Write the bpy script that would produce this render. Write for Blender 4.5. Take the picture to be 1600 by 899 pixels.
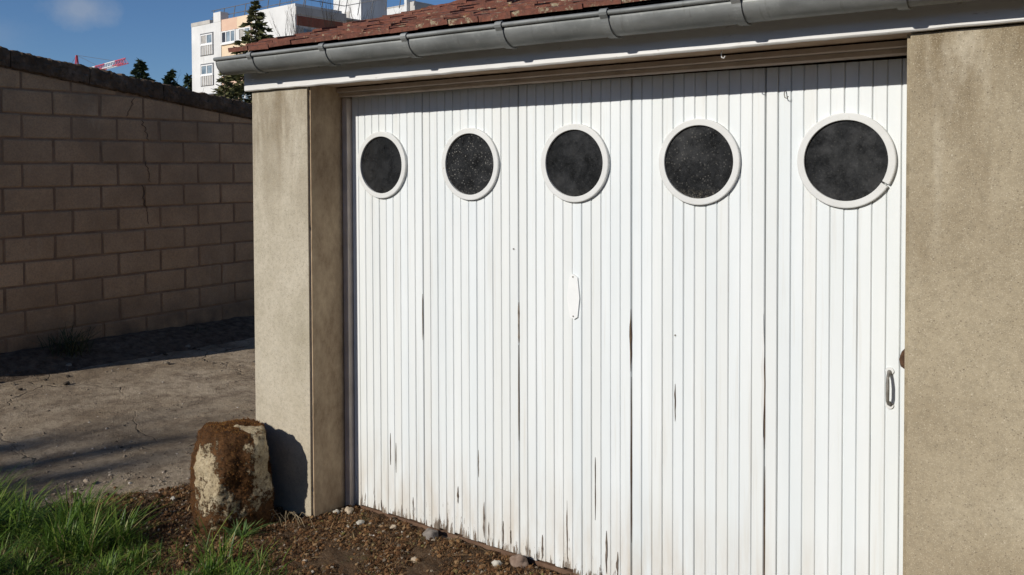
import bpy, bmesh, math, random
import numpy as np
from mathutils import Vector, Matrix, noise as mnoise

for o in list(bpy.data.objects): bpy.data.objects.remove(o)
SC = bpy.context.scene
COL = SC.collection
random.seed(7); RNG = np.random.default_rng(7)

# ------------------------------------------------------------------ camera
cam = bpy.data.cameras.new("camera"); camo = bpy.data.objects.new("camera", cam); COL.objects.link(camo)
cam.sensor_width = 36; cam.lens = 1355/1600*36; cam.clip_start = .05; cam.clip_end = 3000
cam.shift_y = -156/1600
yaw, pit, roll = math.radians(35.5), math.radians(1.5), math.radians(-.2)
camo.matrix_world = (Matrix.Translation((0, 0, 1.65)) @ Matrix.Rotation(yaw, 4, 'Z')
                     @ Matrix.Rotation(math.pi/2-pit, 4, 'X') @ Matrix.Rotation(roll, 4, 'Z'))
SC.camera = camo

# ------------------------------------------------------------------ light
TO_SUN = Vector((-.285, -1, .505)).normalized()
elev = math.asin(TO_SUN.z); azim = math.atan2(TO_SUN.x, TO_SUN.y)
sl = bpy.data.lights.new("sun", 'SUN'); sl.energy = 4.1; sl.angle = math.radians(.53); sl.color = (1, .95, .875)
so = bpy.data.objects.new("sun", sl); COL.objects.link(so)
so.rotation_euler = TO_SUN.to_track_quat('Z', 'Y').to_euler(); so.location = (-6, -14, 12)
W = bpy.data.worlds.new("World"); SC.world = W; W.use_nodes = True
wn, wl = W.node_tree.nodes, W.node_tree.links
wn.clear()
wout = wn.new('ShaderNodeOutputWorld'); bg = wn.new('ShaderNodeBackground'); bg.inputs[1].default_value = .082
sky = wn.new('ShaderNodeTexSky'); sky.sky_type = 'NISHITA'; sky.sun_disc = False
sky.sun_elevation = elev; sky.sun_rotation = azim; sky.altitude = 200
sky.air_density = .82; sky.dust_density = .25; sky.ozone_density = 6.8
wtc = wn.new('ShaderNodeTexCoord')
def wmath(op, a, b=None):
    n = wn.new('ShaderNodeMath'); n.operation = op
    for i, v in enumerate((a, b)):
        if v is None: continue
        if isinstance(v, (int, float)): n.inputs[i].default_value = v
        else: wl.new(v, n.inputs[i])
    return n.outputs[0]
wno = wn.new('ShaderNodeTexNoise'); wno.inputs['Scale'].default_value = 16; wno.inputs['Detail'].default_value = 7
wno.inputs['Roughness'].default_value = .6
wl.new(wtc.outputs['Generated'], wno.inputs['Vector'])
cloud = None
for (c, k, amp) in (((-.869, .468, .160), 25, .42), ((-.918, .400, .130), 20, .12), ((-.5, -.7, .45), 7, .7), ((.7, .45, .5), 8, .7),
                    ((.2, -.8, .35), 7, .7), ((-.7, -.3, .6), 9, .6), ((.75, -.4, .3), 7, .7), ((.1, .6, .75), 9, .6)):
    v = Vector(c).normalized()
    sub = wn.new('ShaderNodeVectorMath'); sub.operation = 'SUBTRACT'; sub.inputs[1].default_value = v
    wl.new(wtc.outputs['Generated'], sub.inputs[0])
    scl = wn.new('ShaderNodeVectorMath'); scl.operation = 'MULTIPLY'; scl.inputs[1].default_value = (1, 1, 2.1)
    wl.new(sub.outputs[0], scl.inputs[0])
    ln = wn.new('ShaderNodeVectorMath'); ln.operation = 'LENGTH'; wl.new(scl.outputs[0], ln.inputs[0])
    d = wmath('MULTIPLY', ln.outputs['Value'], k)
    d = wmath('SUBTRACT', 1.0, d)
    d = wmath('ADD', d, wmath('MULTIPLY', wmath('SUBTRACT', wno.outputs['Fac'], .5), 2.0))
    n = wn.new('ShaderNodeMath'); n.operation = 'MULTIPLY'; n.use_clamp = True; wl.new(d, n.inputs[0]); n.inputs[1].default_value = 1.1
    m_ = wmath('MULTIPLY', n.outputs[0], amp)
    cloud = m_ if cloud is None else wmath('MAXIMUM', cloud, m_)
wmix = wn.new('ShaderNodeMix'); wmix.data_type = 'RGBA'
wl.new(cloud, wmix.inputs[0]); wl.new(sky.outputs[0], wmix.inputs[6]); wmix.inputs[7].default_value = (5.0, 5.3, 5.9, 1)
wl.new(wmix.outputs[2], bg.inputs[0]); wl.new(bg.outputs[0], wout.inputs[0])
SC.view_settings.view_transform = 'Standard'; SC.view_settings.look = 'None'
SC.view_settings.exposure = 0.0; SC.view_settings.gamma = 1
SC.render.engine = 'CYCLES'
SC.cycles.max_bounces = 5; SC.cycles.diffuse_bounces = 3; SC.cycles.use_denoising = True
SC.cycles.use_adaptive_sampling = True; SC.cycles.adaptive_threshold = .02

# ------------------------------------------------------------------ helpers
def tag(o, label=None, cat=None, group=None, kind=None):
    if label: o['label'] = label
    if cat: o['category'] = cat
    if group: o['group'] = group
    if kind: o['kind'] = kind
    return o
def thing(name, loc, label, cat, group=None):
    o = bpy.data.objects.new(name, None); o.location = loc; o.empty_display_size = .1; COL.objects.link(o)
    return tag(o, label, cat, group)
def obj(name, me, mat=None, parent=None):
    if isinstance(me, bmesh.types.BMesh):
        b = me; me = bpy.data.meshes.new(name); b.to_mesh(me); b.free()
    if mat and not me.materials: me.materials.append(mat)
    o = bpy.data.objects.new(name, me); COL.objects.link(o)
    if parent:
        o.parent = parent
        if parent.type == 'EMPTY': o.matrix_parent_inverse = Matrix.Translation(parent.location).inverted()
    return o
def pyd(name, V, F, smooth=False):
    me = bpy.data.meshes.new(name)
    me.from_pydata(V.tolist() if hasattr(V, 'tolist') else V, [], F.tolist() if hasattr(F, 'tolist') else F)
    if smooth: me.polygons.foreach_set('use_smooth', [True]*len(me.polygons))
    me.update(); return me
def attr(me, name, vals):
    a = me.attributes.new(name, 'FLOAT', 'POINT'); a.data.foreach_set('value', np.asarray(vals, dtype=np.float32))
def add_box(bm, x0, x1, y0, y1, z0, z1, M=None):
    vs = [bm.verts.new((x, y, z)) for x in (x0, x1) for y in (y0, y1) for z in (z0, z1)]
    if M is not None:
        for v in vs: v.co = M @ v.co
    for f in ((0, 1, 3, 2), (4, 6, 7, 5), (0, 4, 5, 1), (2, 3, 7, 6), (0, 2, 6, 4), (1, 5, 7, 3)):
        bm.faces.new([vs[i] for i in f])
    return vs
def box(x0, x1, y0, y1, z0, z1, bev=0, M=None, jit=0, seg=1):
    bm = bmesh.new(); add_box(bm, x0, x1, y0, y1, z0, z1)
    if bev: bmesh.ops.bevel(bm, geom=bm.edges[:], offset=bev, segments=seg, affect='EDGES', profile=.6)
    if jit:
        for v in bm.verts: v.co += Vector([random.uniform(-jit, jit) for _ in range(3)])
    if M is not None: bm.transform(M)
    bmesh.ops.recalc_face_normals(bm, faces=bm.faces[:])
    return bm
def tube_np(pts, rad, n=6, cap=True):
    """tapered tube along pts -> V,F lists"""
    pts = [Vector(p) for p in pts]; V = []; F = []
    for i, p in enumerate(pts):
        t = (pts[min(i+1, len(pts)-1)] - pts[max(i-1, 0)]).normalized()
        a = t.orthogonal().normalized(); b = t.cross(a)
        if i: # keep frame stable
            a = (pa - t*pa.dot(t)).normalized(); b = t.cross(a)
        pa = a
        r = rad[i] if hasattr(rad, '__len__') else rad
        for k in range(n):
            w = 2*math.pi*k/n; V.append(p + a*math.cos(w)*r + b*math.sin(w)*r)
    for i in range(len(pts)-1):
        for k in range(n):
            F.append((i*n+k, i*n+(k+1) % n, (i+1)*n+(k+1) % n, (i+1)*n+k))
    if cap:
        F.append(tuple(range(n))[::-1]); F.append(tuple(range((len(pts)-1)*n, len(pts)*n)))
    return V, F
class Acc:
    def __init__(s): s.V = []; s.F = []; s.A = []
    def add(s, V, F, a=None):
        b = len(s.V); s.V += [tuple(v) for v in V]; s.F += [tuple(i+b for i in f) for f in F]
        if a is not None: s.A += [a]*len(V)
    def tube(s, pts, rad, n=6, a=None): s.add(*tube_np(pts, rad, n), a)
    def box(s, x0, x1, y0, y1, z0, z1, M=None, a=None):
        V = [Vector((x, y, z)) for x in (x0, x1) for y in (y0, y1) for z in (z0, z1)]
        if M is not None: V = [M @ v for v in V]
        s.add(V, ((0, 1, 3, 2), (4, 6, 7, 5), (0, 4, 5, 1), (2, 3, 7, 6), (0, 2, 6, 4), (1, 5, 7, 3)), a)
    def mesh(s, name, smooth=False):
        me = pyd(name, s.V, s.F, smooth)
        if s.A: attr(me, 'rnd', s.A)
        return me
def nz(x, y, z=0.0, s=1.0): return mnoise.noise((x*s, y*s, z*s))
def fbm(x, y, z=0.0, s=1.0, o=4): return mnoise.fractal((x*s, y*s, z*s), 1.0, 2.0, o)

# ------------------------------------------------------------------ node materials
class Mat:
    def __init__(s, name, rough=.8, spec=.3):
        s.m = bpy.data.materials.new(name); s.m.use_nodes = True
        s.nt = s.m.node_tree; s.n = s.nt.nodes; s.l = s.nt.links
        s.b = s.n['Principled BSDF']; s.b.inputs['Roughness'].default_value = rough
        s.b.inputs['Specular IOR Level'].default_value = spec
        g = s.n.new('ShaderNodeNewGeometry'); s.pos = g.outputs['Position']; s.normal = g.outputs['Normal']
    def set(s, sock, v):
        if isinstance(v, (int, float)): sock.default_value = v
        elif isinstance(v, tuple): sock.default_value = v if len(v) == len(sock.default_value) else (*v, 1)
        else: s.l.new(v, sock)
    def vec(s, sc, loc=(0, 0, 0), v=None):
        n = s.n.new('ShaderNodeMapping'); n.inputs['Scale'].default_value = sc; n.inputs['Location'].default_value = loc
        s.l.new(v or s.pos, n.inputs[0]); return n.outputs[0]
    def noise(s, scale, detail=5, rough=.55, v=None, dist=0):
        n = s.n.new('ShaderNodeTexNoise'); n.inputs['Scale'].default_value = scale; n.inputs['Detail'].default_value = detail
        n.inputs['Roughness'].default_value = rough; n.inputs['Distortion'].default_value = dist
        s.l.new(v or s.pos, n.inputs['Vector']); return n.outputs['Fac']
    def vor(s, scale, v=None, feat='F1', out='Distance', rnd=1):
        n = s.n.new('ShaderNodeTexVoronoi'); n.inputs['Scale'].default_value = scale; n.feature = feat
        n.inputs['Randomness'].default_value = rnd
        s.l.new(v or s.pos, n.inputs['Vector']); return n.outputs[out]
    def ramp(s, f, stops, const=False):
        n = s.n.new('ShaderNodeValToRGB'); cr = n.color_ramp
        if const: cr.interpolation = 'CONSTANT'
        while len(cr.elements) < len(stops): cr.elements.new(.5)
        for e, (p, c) in zip(cr.elements, stops):
            e.position = p; e.color = (c, c, c, 1) if isinstance(c, (int, float)) else (*c, 1)
        s.l.new(f, n.inputs[0]); return n.outputs[0]
    def mix(s, f, a, b, mode='MIX'):
        n = s.n.new('ShaderNodeMix'); n.data_type = 'RGBA'; n.blend_type = mode
        s.set(n.inputs[0], f); s.set(n.inputs[6], a); s.set(n.inputs[7], b); return n.outputs[2]
    def math(s, op, a, b=0.0, clamp=False):
        n = s.n.new('ShaderNodeMath'); n.operation = op; n.use_clamp = clamp
        s.set(n.inputs[0], a); s.set(n.inputs[1], b); return n.outputs[0]
    def sep(s, ax, v=None):
        n = s.n.new('ShaderNodeSeparateXYZ'); s.l.new(v or s.pos, n.inputs[0]); return n.outputs[ax]
    def range(s, v, a, b, c=0.0, d=1.0):
        n = s.n.new('ShaderNodeMapRange'); s.l.new(v, n.inputs[0])
        for i, x in enumerate((a, b, c, d)): n.inputs[i+1].default_value = x
        return n.outputs[0]
    def rnd(s): return s.n.new('ShaderNodeObjectInfo').outputs['Random']
    def attr(s, name):
        n = s.n.new('ShaderNodeAttribute'); n.attribute_name = name; return n.outputs['Fac']
    def color(s, c): s.set(s.b.inputs['Base Color'], c); return s
    def bump(s, h, strength=.3, dist=.01):
        n = s.n.new('ShaderNodeBump'); n.inputs['Strength'].default_value = strength; n.inputs['Distance'].default_value = dist
        s.l.new(h, n.inputs['Height']); s.l.new(n.outputs[0], s.b.inputs['Normal']); return s

def mk_paint():
    M = Mat('white_paint', .42, .35)
    z = M.sep(2)
    tone = M.ramp(M.noise(1.0, 4, .5, M.vec((9, 9, .9))), [(.3, (.69, .735, .745)), (.7, (.785, .82, .825))])
    tone = M.mix(M.math('MULTIPLY', M.rnd(), .55), tone, (.72, .725, .69))
    tone = M.mix(M.ramp(M.noise(1, 5, .65, M.vec((34, 34, 1.1))), [(.56, 0.0), (.72, .38)]), tone, (.56, .53, .46))
    # grime splashes near the threshold
    low = M.range(z, .0, .42, 1, 0)
    g = M.math('MULTIPLY', low, M.ramp(M.noise(7, 5, .6, M.vec((3, 3, .5))), [(.35, 0.0), (.7, 1.0)]))
    tone = M.mix(M.math('MULTIPLY', g, .8), tone, (.52, .44, .34))
    # flaked paint: thin vertical slivers, many near the bottom, few above
    fl = M.noise(1, 7, .72, M.vec((70, 40, 9)))
    patch = M.noise(1, 3, .5, M.vec((2.6, 2.6, 1.7)))
    thr = M.math('ADD', M.math('ADD', M.range(z, .0, .08, .10, 0), M.range(z, .01, .26, .20, -.01)), M.math('MULTIPLY', M.math('SUBTRACT', patch, .5), .30))
    fm = M.ramp(M.math('ADD', fl, thr), [(.755, 0.0), (.775, 1.0)])
    wood = M.ramp(M.noise(1, 4, .6, M.vec((160, 60, 8))), [(.35, (.10, .075, .055)), (.65, (.30, .25, .20))])
    M.color(M.mix(fm, tone, wood))
    M.set(M.b.inputs['Roughness'], M.mix(fm, M.ramp(M.noise(14), [(.3, .36), (.7, .5)]), (.9, .9, .9)))
    h = M.math('SUBTRACT', M.math('MULTIPLY', M.noise(1, 5, .6, M.vec((60, 60, 3))), .35), fm)
    M.bump(h, .35, .002); return M.m
def mk_trim():
    M = Mat('white_trim_paint', .6, .25)
    c = M.ramp(M.noise(9, 4), [(.3, (.62, .625, .605)), (.7, (.69, .70, .685))])
    c = M.mix(M.ramp(M.noise(38, 6, .7), [(.66, 0.0), (.72, .7)]), c, (.42, .36, .28))
    M.color(c); M.bump(M.noise(40), .12, .002); return M.m
def mk_fascia():
    M = Mat('fascia_paint', .55, .3)
    c = M.ramp(M.noise(1, 5, .6, M.vec((1.5, 8, 8))), [(.3, (.66, .65, .62)), (.7, (.78, .775, .75))])
    c = M.mix(M.ramp(M.noise(1, 6, .7, M.vec((22, 60, 60))), [(.62, 0.0), (.7, .75)]), c, (.36, .30, .24))
    M.color(c); M.bump(M.noise(1, 6, .6, M.vec((14, 80, 80))), .3, .003); return M.m
def mk_concrete(name, a, b, c, speck=.5, streak=1.0, low=(.33, .25, .15), side=None):
    M = Mat(name, .92, .2)
    z = M.sep(2)
    col = M.ramp(M.noise(2.6, 6, .6), [(.32, a), (.52, b), (.72, c)])
    # rain stains run down from the top
    st = M.math('ADD', M.math('MULTIPLY', M.noise(1, 6, .65, M.vec((5.5, 5.5, 1.3)), .8), .75), M.math('MULTIPLY', M.noise(1, 5, .6, M.vec((16, 16, 1.1)), .3), .25))
    top = M.range(z, 1.25, 2.0, 0, 1)
    sm = M.math('MULTIPLY', top, M.ramp(st, [(.40, 0.0), (.60, 1.0)]))
    col = M.mix(M.math('MULTIPLY', sm, .85*streak), col, (.17, .125, .07))
    col = M.mix(M.math('MULTIPLY', M.math('MULTIPLY', top, M.ramp(M.noise(1, 4, .6, M.vec((11, 11, 1.8), (5, 2, 1)), .6), [(.54, 0.0), (.68, 1.0)])), .5*streak), col, (.62, .56, .44))
    col = M.mix(M.math('MULTIPLY', M.range(z, .0, .7, 1, 0), .55), col, low)
    # cement blotches, aggregate and pits
    col = M.mix(M.ramp(M.noise(60, 6, .75), [(.42, 0.0), (.72, .5)]), col, tuple(x*.5 for x in b))
    pits = M.ramp(M.vor(46), [(.0, 1.0), (.12, 0.0)])
    col = M.mix(M.math('MULTIPLY', pits, .55), col, (.09, .07, .05))
    for (sc_, lo, amt) in ((330, .55, .55), (190, .74, .7), (105, .88, .9)):
        ag = M.ramp(M.vor(sc_, out='Color'), [(lo, 0.0), (lo+.15, 1.0)])
        agd = M.ramp(M.vor(sc_), [(.20, 1.0), (.42, 0.0)])
        col = M.mix(M.math('MULTIPLY', M.math('MULTIPLY', ag, agd), speck*amt), col, (.66, .59, .45))
    dk = M.math('MULTIPLY', M.ramp(M.vor(150, M.vec((1, 1, 1), (3, 7, 2)), out='Color'), [(.70, 0.0), (.85, 1.0)]), M.ramp(M.vor(150, M.vec((1, 1, 1), (3, 7, 2))), [(.15, 1.0), (.35, 0.0)]))
    col = M.mix(M.math('MULTIPLY', dk, .6), col, (.13, .10, .07))
    if side is not None:      # reveal face gets its own mottled, browner colour
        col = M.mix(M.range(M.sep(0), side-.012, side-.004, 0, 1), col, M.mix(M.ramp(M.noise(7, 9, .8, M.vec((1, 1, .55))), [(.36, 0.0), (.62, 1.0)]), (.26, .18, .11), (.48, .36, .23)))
    M.color(col)
    h = M.math('ADD', M.math('MULTIPLY', M.noise(120, 4, .7), .6), M.math('MULTIPLY', M.noise(9, 4), .6))
    h = M.math('SUBTRACT', h, M.math('MULTIPLY', pits, .8))
    M.bump(h, .55, .004); return M.m
def mk_block():
    M = Mat('cinder_block', .95, .15)
    c = M.ramp(M.noise(3.2, 5, .6), [(.3, (.50, .31, .17)), (.7, (.66, .425, .245))])
    c = M.mix(M.math('MULTIPLY', M.rnd(), .45), c, (.36, .235, .14))
    c = M.mix(M.ramp(M.noise(70, 5, .75), [(.42, 0.0), (.72, .5)]), c, (.17, .115, .08))
    c = M.mix(M.ramp(M.noise(1.3, 6, .65), [(.44, 0.0), (.66, .6)]), c, (.24, .165, .105))
    c = M.mix(M.ramp(M.noise(1, 6, .7, M.vec((1, 3.2, .8), (2, 4, 1))), [(.60, 0.0), (.74, .4)]), c, (.60, .45, .30))
    c = M.mix(M.ramp(M.vor(150, out='Color'), [(.84, 0.0), (.92, .45)]), c, (.4, .32, .22))
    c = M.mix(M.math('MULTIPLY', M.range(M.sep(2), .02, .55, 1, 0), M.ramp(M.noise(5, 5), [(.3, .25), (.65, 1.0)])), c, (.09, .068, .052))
    M.color(c); M.bump(M.math('ADD', M.noise(140, 5, .75), M.math('MULTIPLY', M.noise(22, 4), .7)), .8, .005); return M.m
def mk_simple(name, a, b, scale=8, rough=.85, spec=.25, bs=30, bstr=.3, bd=.004, detail=5):
    M = Mat(name, rough, spec)
    M.color(M.ramp(M.noise(scale, detail, .62), [(.32, a), (.68, b)])); M.bump(M.noise(bs, 5, .65), bstr, bd); return M.m
def mk_coping():
    M = Mat('coping_cement', .97, .1)
    c = M.ramp(M.noise(7, 6, .65), [(.3, (.08, .056, .038)), (.55, (.15, .105, .072)), (.75, (.28, .20, .14))])
    c = M.mix(M.ramp(M.noise(24, 5, .7), [(.55, 0.0), (.68, .8)]), c, (.032, .032, .02))
    c = M.mix(M.ramp(M.noise(40, 5, .7, M.vec((1, 1, 1), (3, 5, 1))), [(.64, 0.0), (.7, .6)]), c, (.27, .235, .19))
    M.color(c); M.bump(M.math('ADD', M.noise(28, 6, .7), M.noise(110, 4, .7)), 1, .012); return M.m
def mk_zinc():
    M = Mat('weathered_zinc', .5, .5); M.b.inputs['Metallic'].default_value = .35
    c = M.ramp(M.noise(1, 6, .6, M.vec((4, 14, 10))), [(.3, (.15, .158, .153)), (.55, (.235, .245, .238)), (.75, (.32, .33, .318))])
    c = M.mix(M.ramp(M.noise(26, 6, .7), [(.55, 0.0), (.75, .5)]), c, (.36, .37, .345))
    c = M.mix(M.ramp(M.noise(1, 5, .7, M.vec((30, 6, 4))), [(.62, 0.0), (.75, .5)]), c, (.08, .072, .06))
    M.color(c); M.set(M.b.inputs['Roughness'], M.ramp(M.noise(17), [(.3, .55), (.7, .75)]))
    M.bump(M.noise(12, 4), .12, .004); return M.m
def mk_tile():
    M = Mat('old_clay_tile', .9, .2)
    c = M.ramp(M.noise(5, 5, .6), [(.3, (.165, .066, .046)), (.55, (.235, .092, .062)), (.75, (.285, .125, .085))])
    c = M.mix(M.math('MULTIPLY', M.rnd(), .6), c, (.15, .06, .042))
    c = M.mix(M.ramp(M.noise(46, 6, .75), [(.46, 0.0), (.64, .75)]), c, (.085, .05, .038))
    x = M.sep(0)
    lich = M.math('ADD', M.noise(17, 7, .78), M.range(x, -3.4, -1.4, -.03, .05))
    c = M.mix(M.ramp(lich, [(.57, 0.0), (.615, .8)]), c, M.ramp(M.noise(60), [(.35, (.30, .25, .15)), (.65, (.52, .47, .33))]))
    c = M.mix(M.ramp(M.noise(5, 5, .7, M.vec((1, 1, 1), (4.2, .3, 0))), [(.66, 0.0), (.70, .8)]), c, (.36, .23, .04))
    M.color(c); M.bump(M.math('ADD', M.noise(60, 6, .7), M.math('MULTIPLY', lich, .8)), .8, .005); return M.m
def mk_glass(speck, rim=.15):
    M = Mat('dusty_glass', .3, .3)
    c = M.ramp(M.noise(16, 6, .7, dist=1.2), [(.35, (.007, .0075, .008)), (.65, (.021, .022, .0235))])
    c = M.mix(M.ramp(M.noise(55, 8, .9, dist=2.5), [(.54, 0.0), (.74, .45)]), c, (.11, .112, .11))
    c = M.mix(M.ramp(M.noise(125, 6, .95), [(.55, 0.0), (.70, .16+.5*speck)]), c, (.26, .255, .235))
    dots = M.math('MULTIPLY', M.ramp(M.vor(100, out='Color'), [(.55, 0.0), (.85, 1.0)]), M.ramp(M.vor(100), [(.16, 1.0), (.34, 0.0)]))
    c = M.mix(M.math('MULTIPLY', dots, speck), c, (.52, .50, .44))
    d2 = M.math('MULTIPLY', M.ramp(M.vor(60, out='Color'), [(.86, 0.0), (.9, 1.0)]), M.ramp(M.vor(60), [(.05, 1.0), (.16, 0.0)]))
    c = M.mix(M.math('MULTIPLY', d2, .5), c, (.6, .56, .48))
    # settled dust along the lower rim of each pane
    zz = M.range(M.sep(2), 1.522, 1.565, rim, 0)
    c = M.mix(M.math('MULTIPLY', zz, M.ramp(M.noise(85, 5, .8), [(.5, 0.0), (.68, .55)])), c, (.42, .38, .3))
    M.color(c); M.set(M.b.inputs['Roughness'], M.ramp(M.noise(7, 6, .7), [(.35, .10), (.65, .45)])); M.bump(M.noise(5, 3), .10, .004); return M.m
def mk_asphalt():
    M = Mat('worn_asphalt', .95, .15)
    c = M.ramp(M.noise(1.1, 7, .66), [(.38, (.33, .25, .165)), (.5, (.48, .38, .265)), (.62, (.60, .485, .35))])
    c = M.mix(M.ramp(M.noise(5, 9, .82), [(.46, 0.0), (.60, .8)]), c, (.21, .155, .105))
    c = M.mix(M.ramp(M.noise(60, 5, .8), [(.46, 0.0), (.70, .55)]), c, (.17, .128, .09))
    ag = M.math('MULTIPLY', M.ramp(M.vor(120, out='Color'), [(.72, 0.0), (.86, 1.0)]), M.ramp(M.vor(120), [(.2, 1.0), (.4, 0.0)]))
    c = M.mix(M.math('MULTIPLY', ag, .55), c, (.43, .385, .32))
    d = M.vec((1, 1, 1)); nn = M.n.new('ShaderNodeTexNoise'); nn.inputs['Scale'].default_value = 2.2; nn.inputs['Detail'].default_value = 6
    M.l.new(M.pos, nn.inputs['Vector'])
    vm = M.n.new('ShaderNodeVectorMath'); vm.operation = 'MULTIPLY_ADD'; vm.inputs[1].default_value = (.55, .55, .55)
    M.l.new(nn.outputs['Color'], vm.inputs[0]); M.l.new(M.pos, vm.inputs[2])
    cr = M.vor(.85, v=vm.outputs[0], feat='DISTANCE_TO_EDGE')
    crk = M.math('MULTIPLY', M.ramp(cr, [(.0, 1.0), (.006, 0.0)]), M.ramp(M.noise(1.3, 3), [(.45, 0.0), (.6, 1.0)]))
    c = M.mix(M.math('MULTIPLY', crk, .8), c, (.04, .033, .026))
    M.color(c)
    h = M.math('ADD', M.math('MULTIPLY', M.noise(130, 4, .8), .35), M.math('MULTIPLY', M.noise(16, 8, .8), 1.0))
    h = M.math('SUBTRACT', h, crk)
    M.bump(h, 1, .03); return M.m
def mk_soil():
    M = Mat('mossy_gravel_soil', .97, .1)
    c = M.ramp(M.noise(9, 6, .65), [(.3, (.075, .047, .028)), (.5, (.125, .075, .042)), (.7, (.18, .115, .065))])
    c = M.mix(M.ramp(M.noise(5, 5, .7, M.vec((1, 1, 1), (7, 1, 0))), [(.56, 0.0), (.68, .65)]), c, (.10, .105, .03))
    c = M.mix(M.ramp(M.noise(90, 5, .8), [(.5, 0.0), (.72, .6)]), c, (.25, .20, .14))
    c = M.mix(M.ramp(M.noise(50, 5, .8), [(.52, 0.0), (.7, .8)]), c, (.04, .026, .017))
    M.color(c); M.bump(M.math('ADD', M.noise(70, 6, .8), M.noise(24, 5, .7)), 1, .02); return M.m
def mk_rnd(name, stops, rough=.7, spec=.25, trans=0):
    M = Mat(name, rough, spec); M.color(M.ramp(M.attr('rnd'), stops))
    if trans:
        t = M.n.new('ShaderNodeBsdfTranslucent'); M.l.new(M.ramp(M.attr('rnd'), stops), t.inputs[0])
        mx = M.n.new('ShaderNodeMixShader'); mx.inputs[0].default_value = trans
        M.l.new(M.b.outputs[0], mx.inputs[1]); M.l.new(t.outputs[0], mx.inputs[2])
        M.l.new(mx.outputs[0], M.n['Material Output'].inputs[0])
    return M.m
def mk_rock():
    M = Mat('boundary_stone_surface', .95, .15)
    st = M.ramp(M.noise(13, 7, .72), [(.3, (.30, .23, .135)), (.55, (.46, .375, .24)), (.75, (.58, .50, .35))])
    st = M.mix(M.ramp(M.noise(85, 6, .85), [(.50, 0.0), (.62, .85)]), st, (.12, .08, .045))
    st = M.mix(M.ramp(M.noise(150, 4, .8), [(.58, 0.0), (.66, .6)]), st, (.72, .64, .48))
    ms = M.ramp(M.noise(34, 6, .75), [(.3, (.03, .016, .009)), (.55, (.095, .045, .018)), (.72, (.18, .09, .036)), (.8, (.30, .21, .12))])
    f = M.math('ADD', M.attr('moss'), M.math('MULTIPLY', M.math('SUBTRACT', M.noise(34, 8, .8), .5), 1.5))
    f = M.ramp(f, [(.46, 0.0), (.54, 1.0)])
    M.color(M.mix(f, st, ms))
    M.bump(M.math('ADD', M.noise(60, 6, .75), M.math('MULTIPLY', f, .5)), 1, .008); return M.m

P_PAINT, P_TRIM, P_FASCIA = mk_paint(), mk_trim(), mk_fascia()
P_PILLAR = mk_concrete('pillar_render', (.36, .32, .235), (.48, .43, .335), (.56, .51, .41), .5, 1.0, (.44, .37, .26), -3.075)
P_WALL = mk_concrete('wall_render', (.31, .255, .17), (.385, .325, .225), (.45, .39, .28), .75, 1.0, (.30, .235, .15))
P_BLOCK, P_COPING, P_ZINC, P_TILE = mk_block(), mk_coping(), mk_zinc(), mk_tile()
P_GLASS, P_GLASS2, P_GLASS4 = mk_glass(.06), mk_glass(.5), mk_glass(.22, 1.0)
P_ASPH, P_SOIL, P_ROCK = mk_asphalt(), mk_soil(), mk_rock()
P_MORTAR = mk_simple('old_mortar', (.21, .135, .085), (.33, .215, .135), 9, .97, .1, 90, .8, .006)
P_DARKWOOD = mk_simple('bare_wood', (.055, .036, .024), (.13, .09, .06), 30, .9, .15, 60, .4)
P_GREYWOOD = mk_simple('split_wood', (.10, .08, .065), (.24, .20, .165), 60, .9, .15, 120, .4)
P_SOFFIT = mk_simple('soffit_wood', (.30, .21, .14), (.44, .32, .22), 12, .85, .2, 40, .3)
P_FRAME = mk_simple('frame_paint', (.50, .42, .35), (.64, .55, .47), 10, .6, .3, 40, .2)
P_RUST = mk_simple('rusty_iron', (.05, .028, .016), (.12, .065, .035), 60, .85, .3, 120, .6)
P_IRON = mk_simple('dull_iron', (.10, .095, .085), (.24, .22, .19), 70, .5, .5, 100, .3)
P_BARK = mk_simple('bark', (.10, .075, .055), (.19, .15, .11), 20, .95, .1, 60, .8, .01)
P_GROUND = mk_simple('earth', (.33, .25, .155), (.45, .35, .23), 1.2, .97, .1, 14, .8, .03)
P_CRACK = mk_simple('crack_shadow', (.12, .08, .055), (.18, .12, .08), 30, .97, .05)
P_PLATE = mk_simple('plate_paint', (.76, .775, .765), (.82, .83, .82), 14, .45, .35, 60, .1, .002)

# ================================================================== SETTING
S = 600
tag(obj('ground', pyd('ground', [(-S, -S, -.06), (S, -S, -.06), (S, S, -.06), (-S, S, -.06)], [(0, 1, 2, 3)]), P_GROUND), kind='structure')

def grid(x0, x1, y0, y1, nx, ny, zf):
    xs = np.linspace(x0, x1, nx+1); ys = np.linspace(y0, y1, ny+1)
    V = [(x, y, zf(x, y)) for y in ys for x in xs]
    F = [(j*(nx+1)+i, j*(nx+1)+i+1, (j+1)*(nx+1)+i+1, (j+1)*(nx+1)+i) for j in range(ny) for i in range(nx)]
    return V, F
def drive_z(x, y):
    return .012*fbm(x, y, 0, .7, 3) + .006*fbm(x, y, 3, 4, 3) + .05*max(0, min(1, (-6.6-x)/.8))*(1 if x < -6.6 else 0)
V, F = grid(-9.0, -2.4, -2.0, 14, 110, 260, lambda x, y: drive_z(x, y) - .012)
tag(obj('driveway', pyd('driveway', V, F, True), P_ASPH), kind='structure')
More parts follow.
